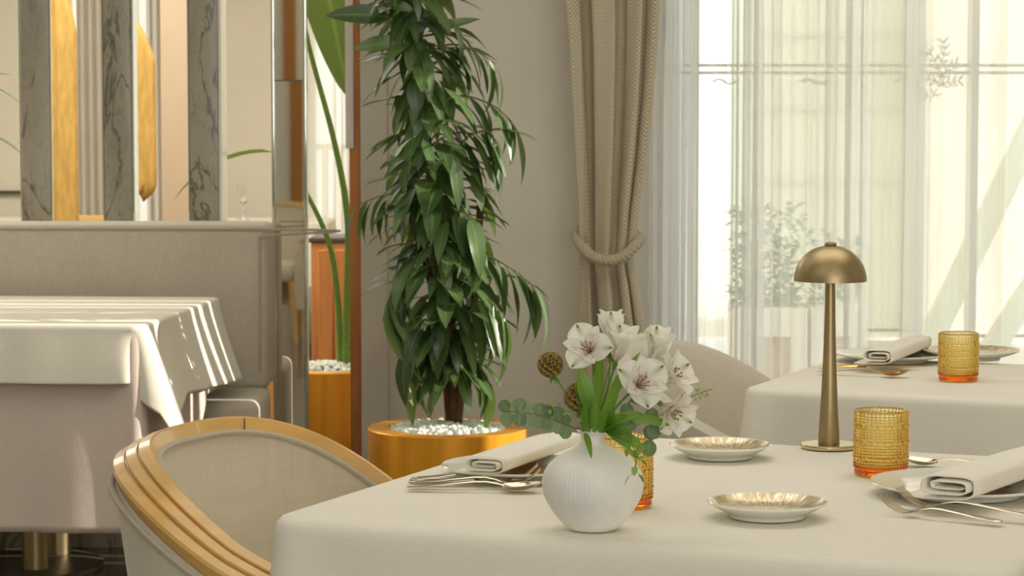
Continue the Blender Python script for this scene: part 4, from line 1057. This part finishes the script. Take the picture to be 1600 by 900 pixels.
# ------------------------------------------------------------------ outside
b = MB(); b.box((-6, 14.2, -.12), (14, 34, -.02)); b.box((.0, YW + .2, -.12), (14, 14.2, -.02)); struct('ground_terrace', b, 'paving')
t = thing('facade_building', 'pale green building across the terrace behind the sheer curtain', 'building', (0, 0, 0))
b = MB(); fxa, fxb = atd(1162, 300, 15).x, atd(1432, 300, 15).x; b.box((fxa, 15, 0), (fxb, 16, 5)); b.build('wall', 'facade', t, False)
b = MB(); b.box((fxb + .01, 14.6, 0), (6, 16, 5)); b.build('white_wing', 'facade_white', t, False)
b = MB()
for k in range(5): b.box((fxa + .1, 14.97, .9 + k * .45), (fxb - .1, 14.999, .92 + k * .45))
b.build('siding_strips', 'frame', t, False)
for i, (x0, x1, lab) in enumerate(((1150, 1262, 'white slatted planter box outside, left of the brass lamp stem'), (1268, 1356, 'white slatted planter box outside, right of the brass lamp stem'))):
    A, B = atd(x0, 482, 10.2), atd(x1, 482, 10.2); t = thing('planter_box', lab, 'planter', ((A.x + B.x) / 2, 10.4, 0)); hw = (B.x - A.x) / 2; zt2 = A.z - .0
    b = MB(); b.box((-hw, -.2, zt2 - .12), (hw, .2, zt2)); b.build('white_band', 'planter_white', t, False)
    for lx in (-1, 1):
        b = MB(); b.box((lx * (hw - .035) - .035, -.2, -.02), (lx * (hw - .035) + .035, .2, zt2 - .121)); b.build('leg', 'planter_white', t, False)
    b = MB(); b.box((-hw + .071, -.18, .02), (hw - .071, .18, zt2 - .121)); b.build('wood_panel', 'plank', t, False)
    lv = MB(); rn = random.Random(40 + i); 
    for k in range(520 if i == 0 else 260):
        p = V((rn.uniform(-hw, hw) * .95, rn.uniform(-.18, .18), zt2 + rn.random() ** 1.4 * (.42 if i == 0 else .30))); leaf(lv, p, (rn.uniform(-1, 1), rn.uniform(-1, 1), rn.uniform(-.3, 1)), .06, .03, .4, n=3, prof=ovate)
    lv.build('shrub_leaves', 'hedge', t)
t = thing('terrace_railing', 'warm wooden railing outside the far window behind the tall plant', 'railing', (0, 0, 0))
ra, rb_ = atd(484, 225, 16), atd(560, 280, 16)
b = MB(); b.box((ra.x - .3, 15.97, ra.z - .04), (rb_.x, 16.03, ra.z)); b.build('top_rail', 'plank', t, False)
for k in range(6):
    x = ra.x - .1 + k * .1; b = MB(); b.box((x - .02, 15.98, -.02), (x + .02, 16.02, ra.z - .041)); b.build('post', 'plank', t, False)
def shadow_bar(a, b2, r, label):  # solid bars standing in for diagonal shadows on the sheer
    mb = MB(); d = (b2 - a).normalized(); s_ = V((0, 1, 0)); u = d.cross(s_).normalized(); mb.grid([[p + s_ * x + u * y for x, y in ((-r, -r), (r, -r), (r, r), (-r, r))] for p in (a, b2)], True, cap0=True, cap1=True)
    tag(mb.build('slanted_shadow_bar', 'facade', None, False), label, 'shadow bar')
shadow_bar(atd(1400, 642, 11), atd(1680, 60, 11), .05, 'slanted bar outside standing in for a shadow on the right sheer, upper one')
shadow_bar(atd(1500, 622, 11.5), atd(1690, 330, 11.5), .05, 'slanted bar outside standing in for a shadow on the right sheer, lower one')

# ------------------------------------------------------------------ light
w = bpy.data.worlds.new('sky'); S.world = w; w.use_nodes = True
bg = w.node_tree.nodes['Background']; bg.inputs[0].default_value = (1.0, 1.0, .985, 1); bg.inputs[1].default_value = 2.65
sd = bpy.data.lights.new('sun', 'SUN'); so = bpy.data.objects.new('sun', sd); COL.objects.link(so); sd.energy = 6.0; sd.angle = .006; sd.color = (1, .93, .80)
so.rotation_euler = V((-1, .04, -.33)).to_track_quat('-Z', 'Y').to_euler()
def area(name, loc, sx, sy, e, col=(1, .97, .86)):
    d = bpy.data.lights.new(name, 'AREA'); d.shape = 'RECTANGLE'; d.size = sx; d.size_y = sy; d.energy = e; d.color = col
    o = bpy.data.objects.new(name, d); COL.objects.link(o); o.location = loc; return o
area('ceiling_fill', (.6, 4.6, 3.08), 2.6, 2.0, 30)  # unseen lamps added under the ceiling as fill for both rooms
area('ceiling_fill', (.4, 1.6, 3.08), 2.6, 2.0, 8)
area('ceiling_fill', (-2.4, 5.2, 3.08), 2.6, 2.0, 12)
area('ceiling_fill', (-2.2, 1.5, 3.08), 2.6, 2.0, 17)
area('ceiling_fill', (-2.2, 10.2, 3.08), 3.4, 3.4, 165)
area('ceiling_fill', (-1.4, -1.0, 3.08), 2.6, 1.6, 12)

o = area('front_fill', (1.3, -2.4, 1.55), 2.8, 2.3, 24, (1, .985, .92)); o.rotation_euler = (PI / 2, 0, 0)  # lamp added behind the camera to brighten upright faces

S.view_settings.view_transform = 'Standard'; S.view_settings.look = 'None'; S.view_settings.gamma = 1; S.view_settings.use_curve_mapping = False
S.view_settings.exposure = 0.0
cy = S.cycles
cy.use_denoising = True; cy.max_bounces = 12; cy.transparent_max_bounces = 24; cy.transmission_bounces = 12; cy.diffuse_bounces = 5; cy.glossy_bounces = 5
cy.sample_clamp_indirect = 6; cy.blur_glossy = .5
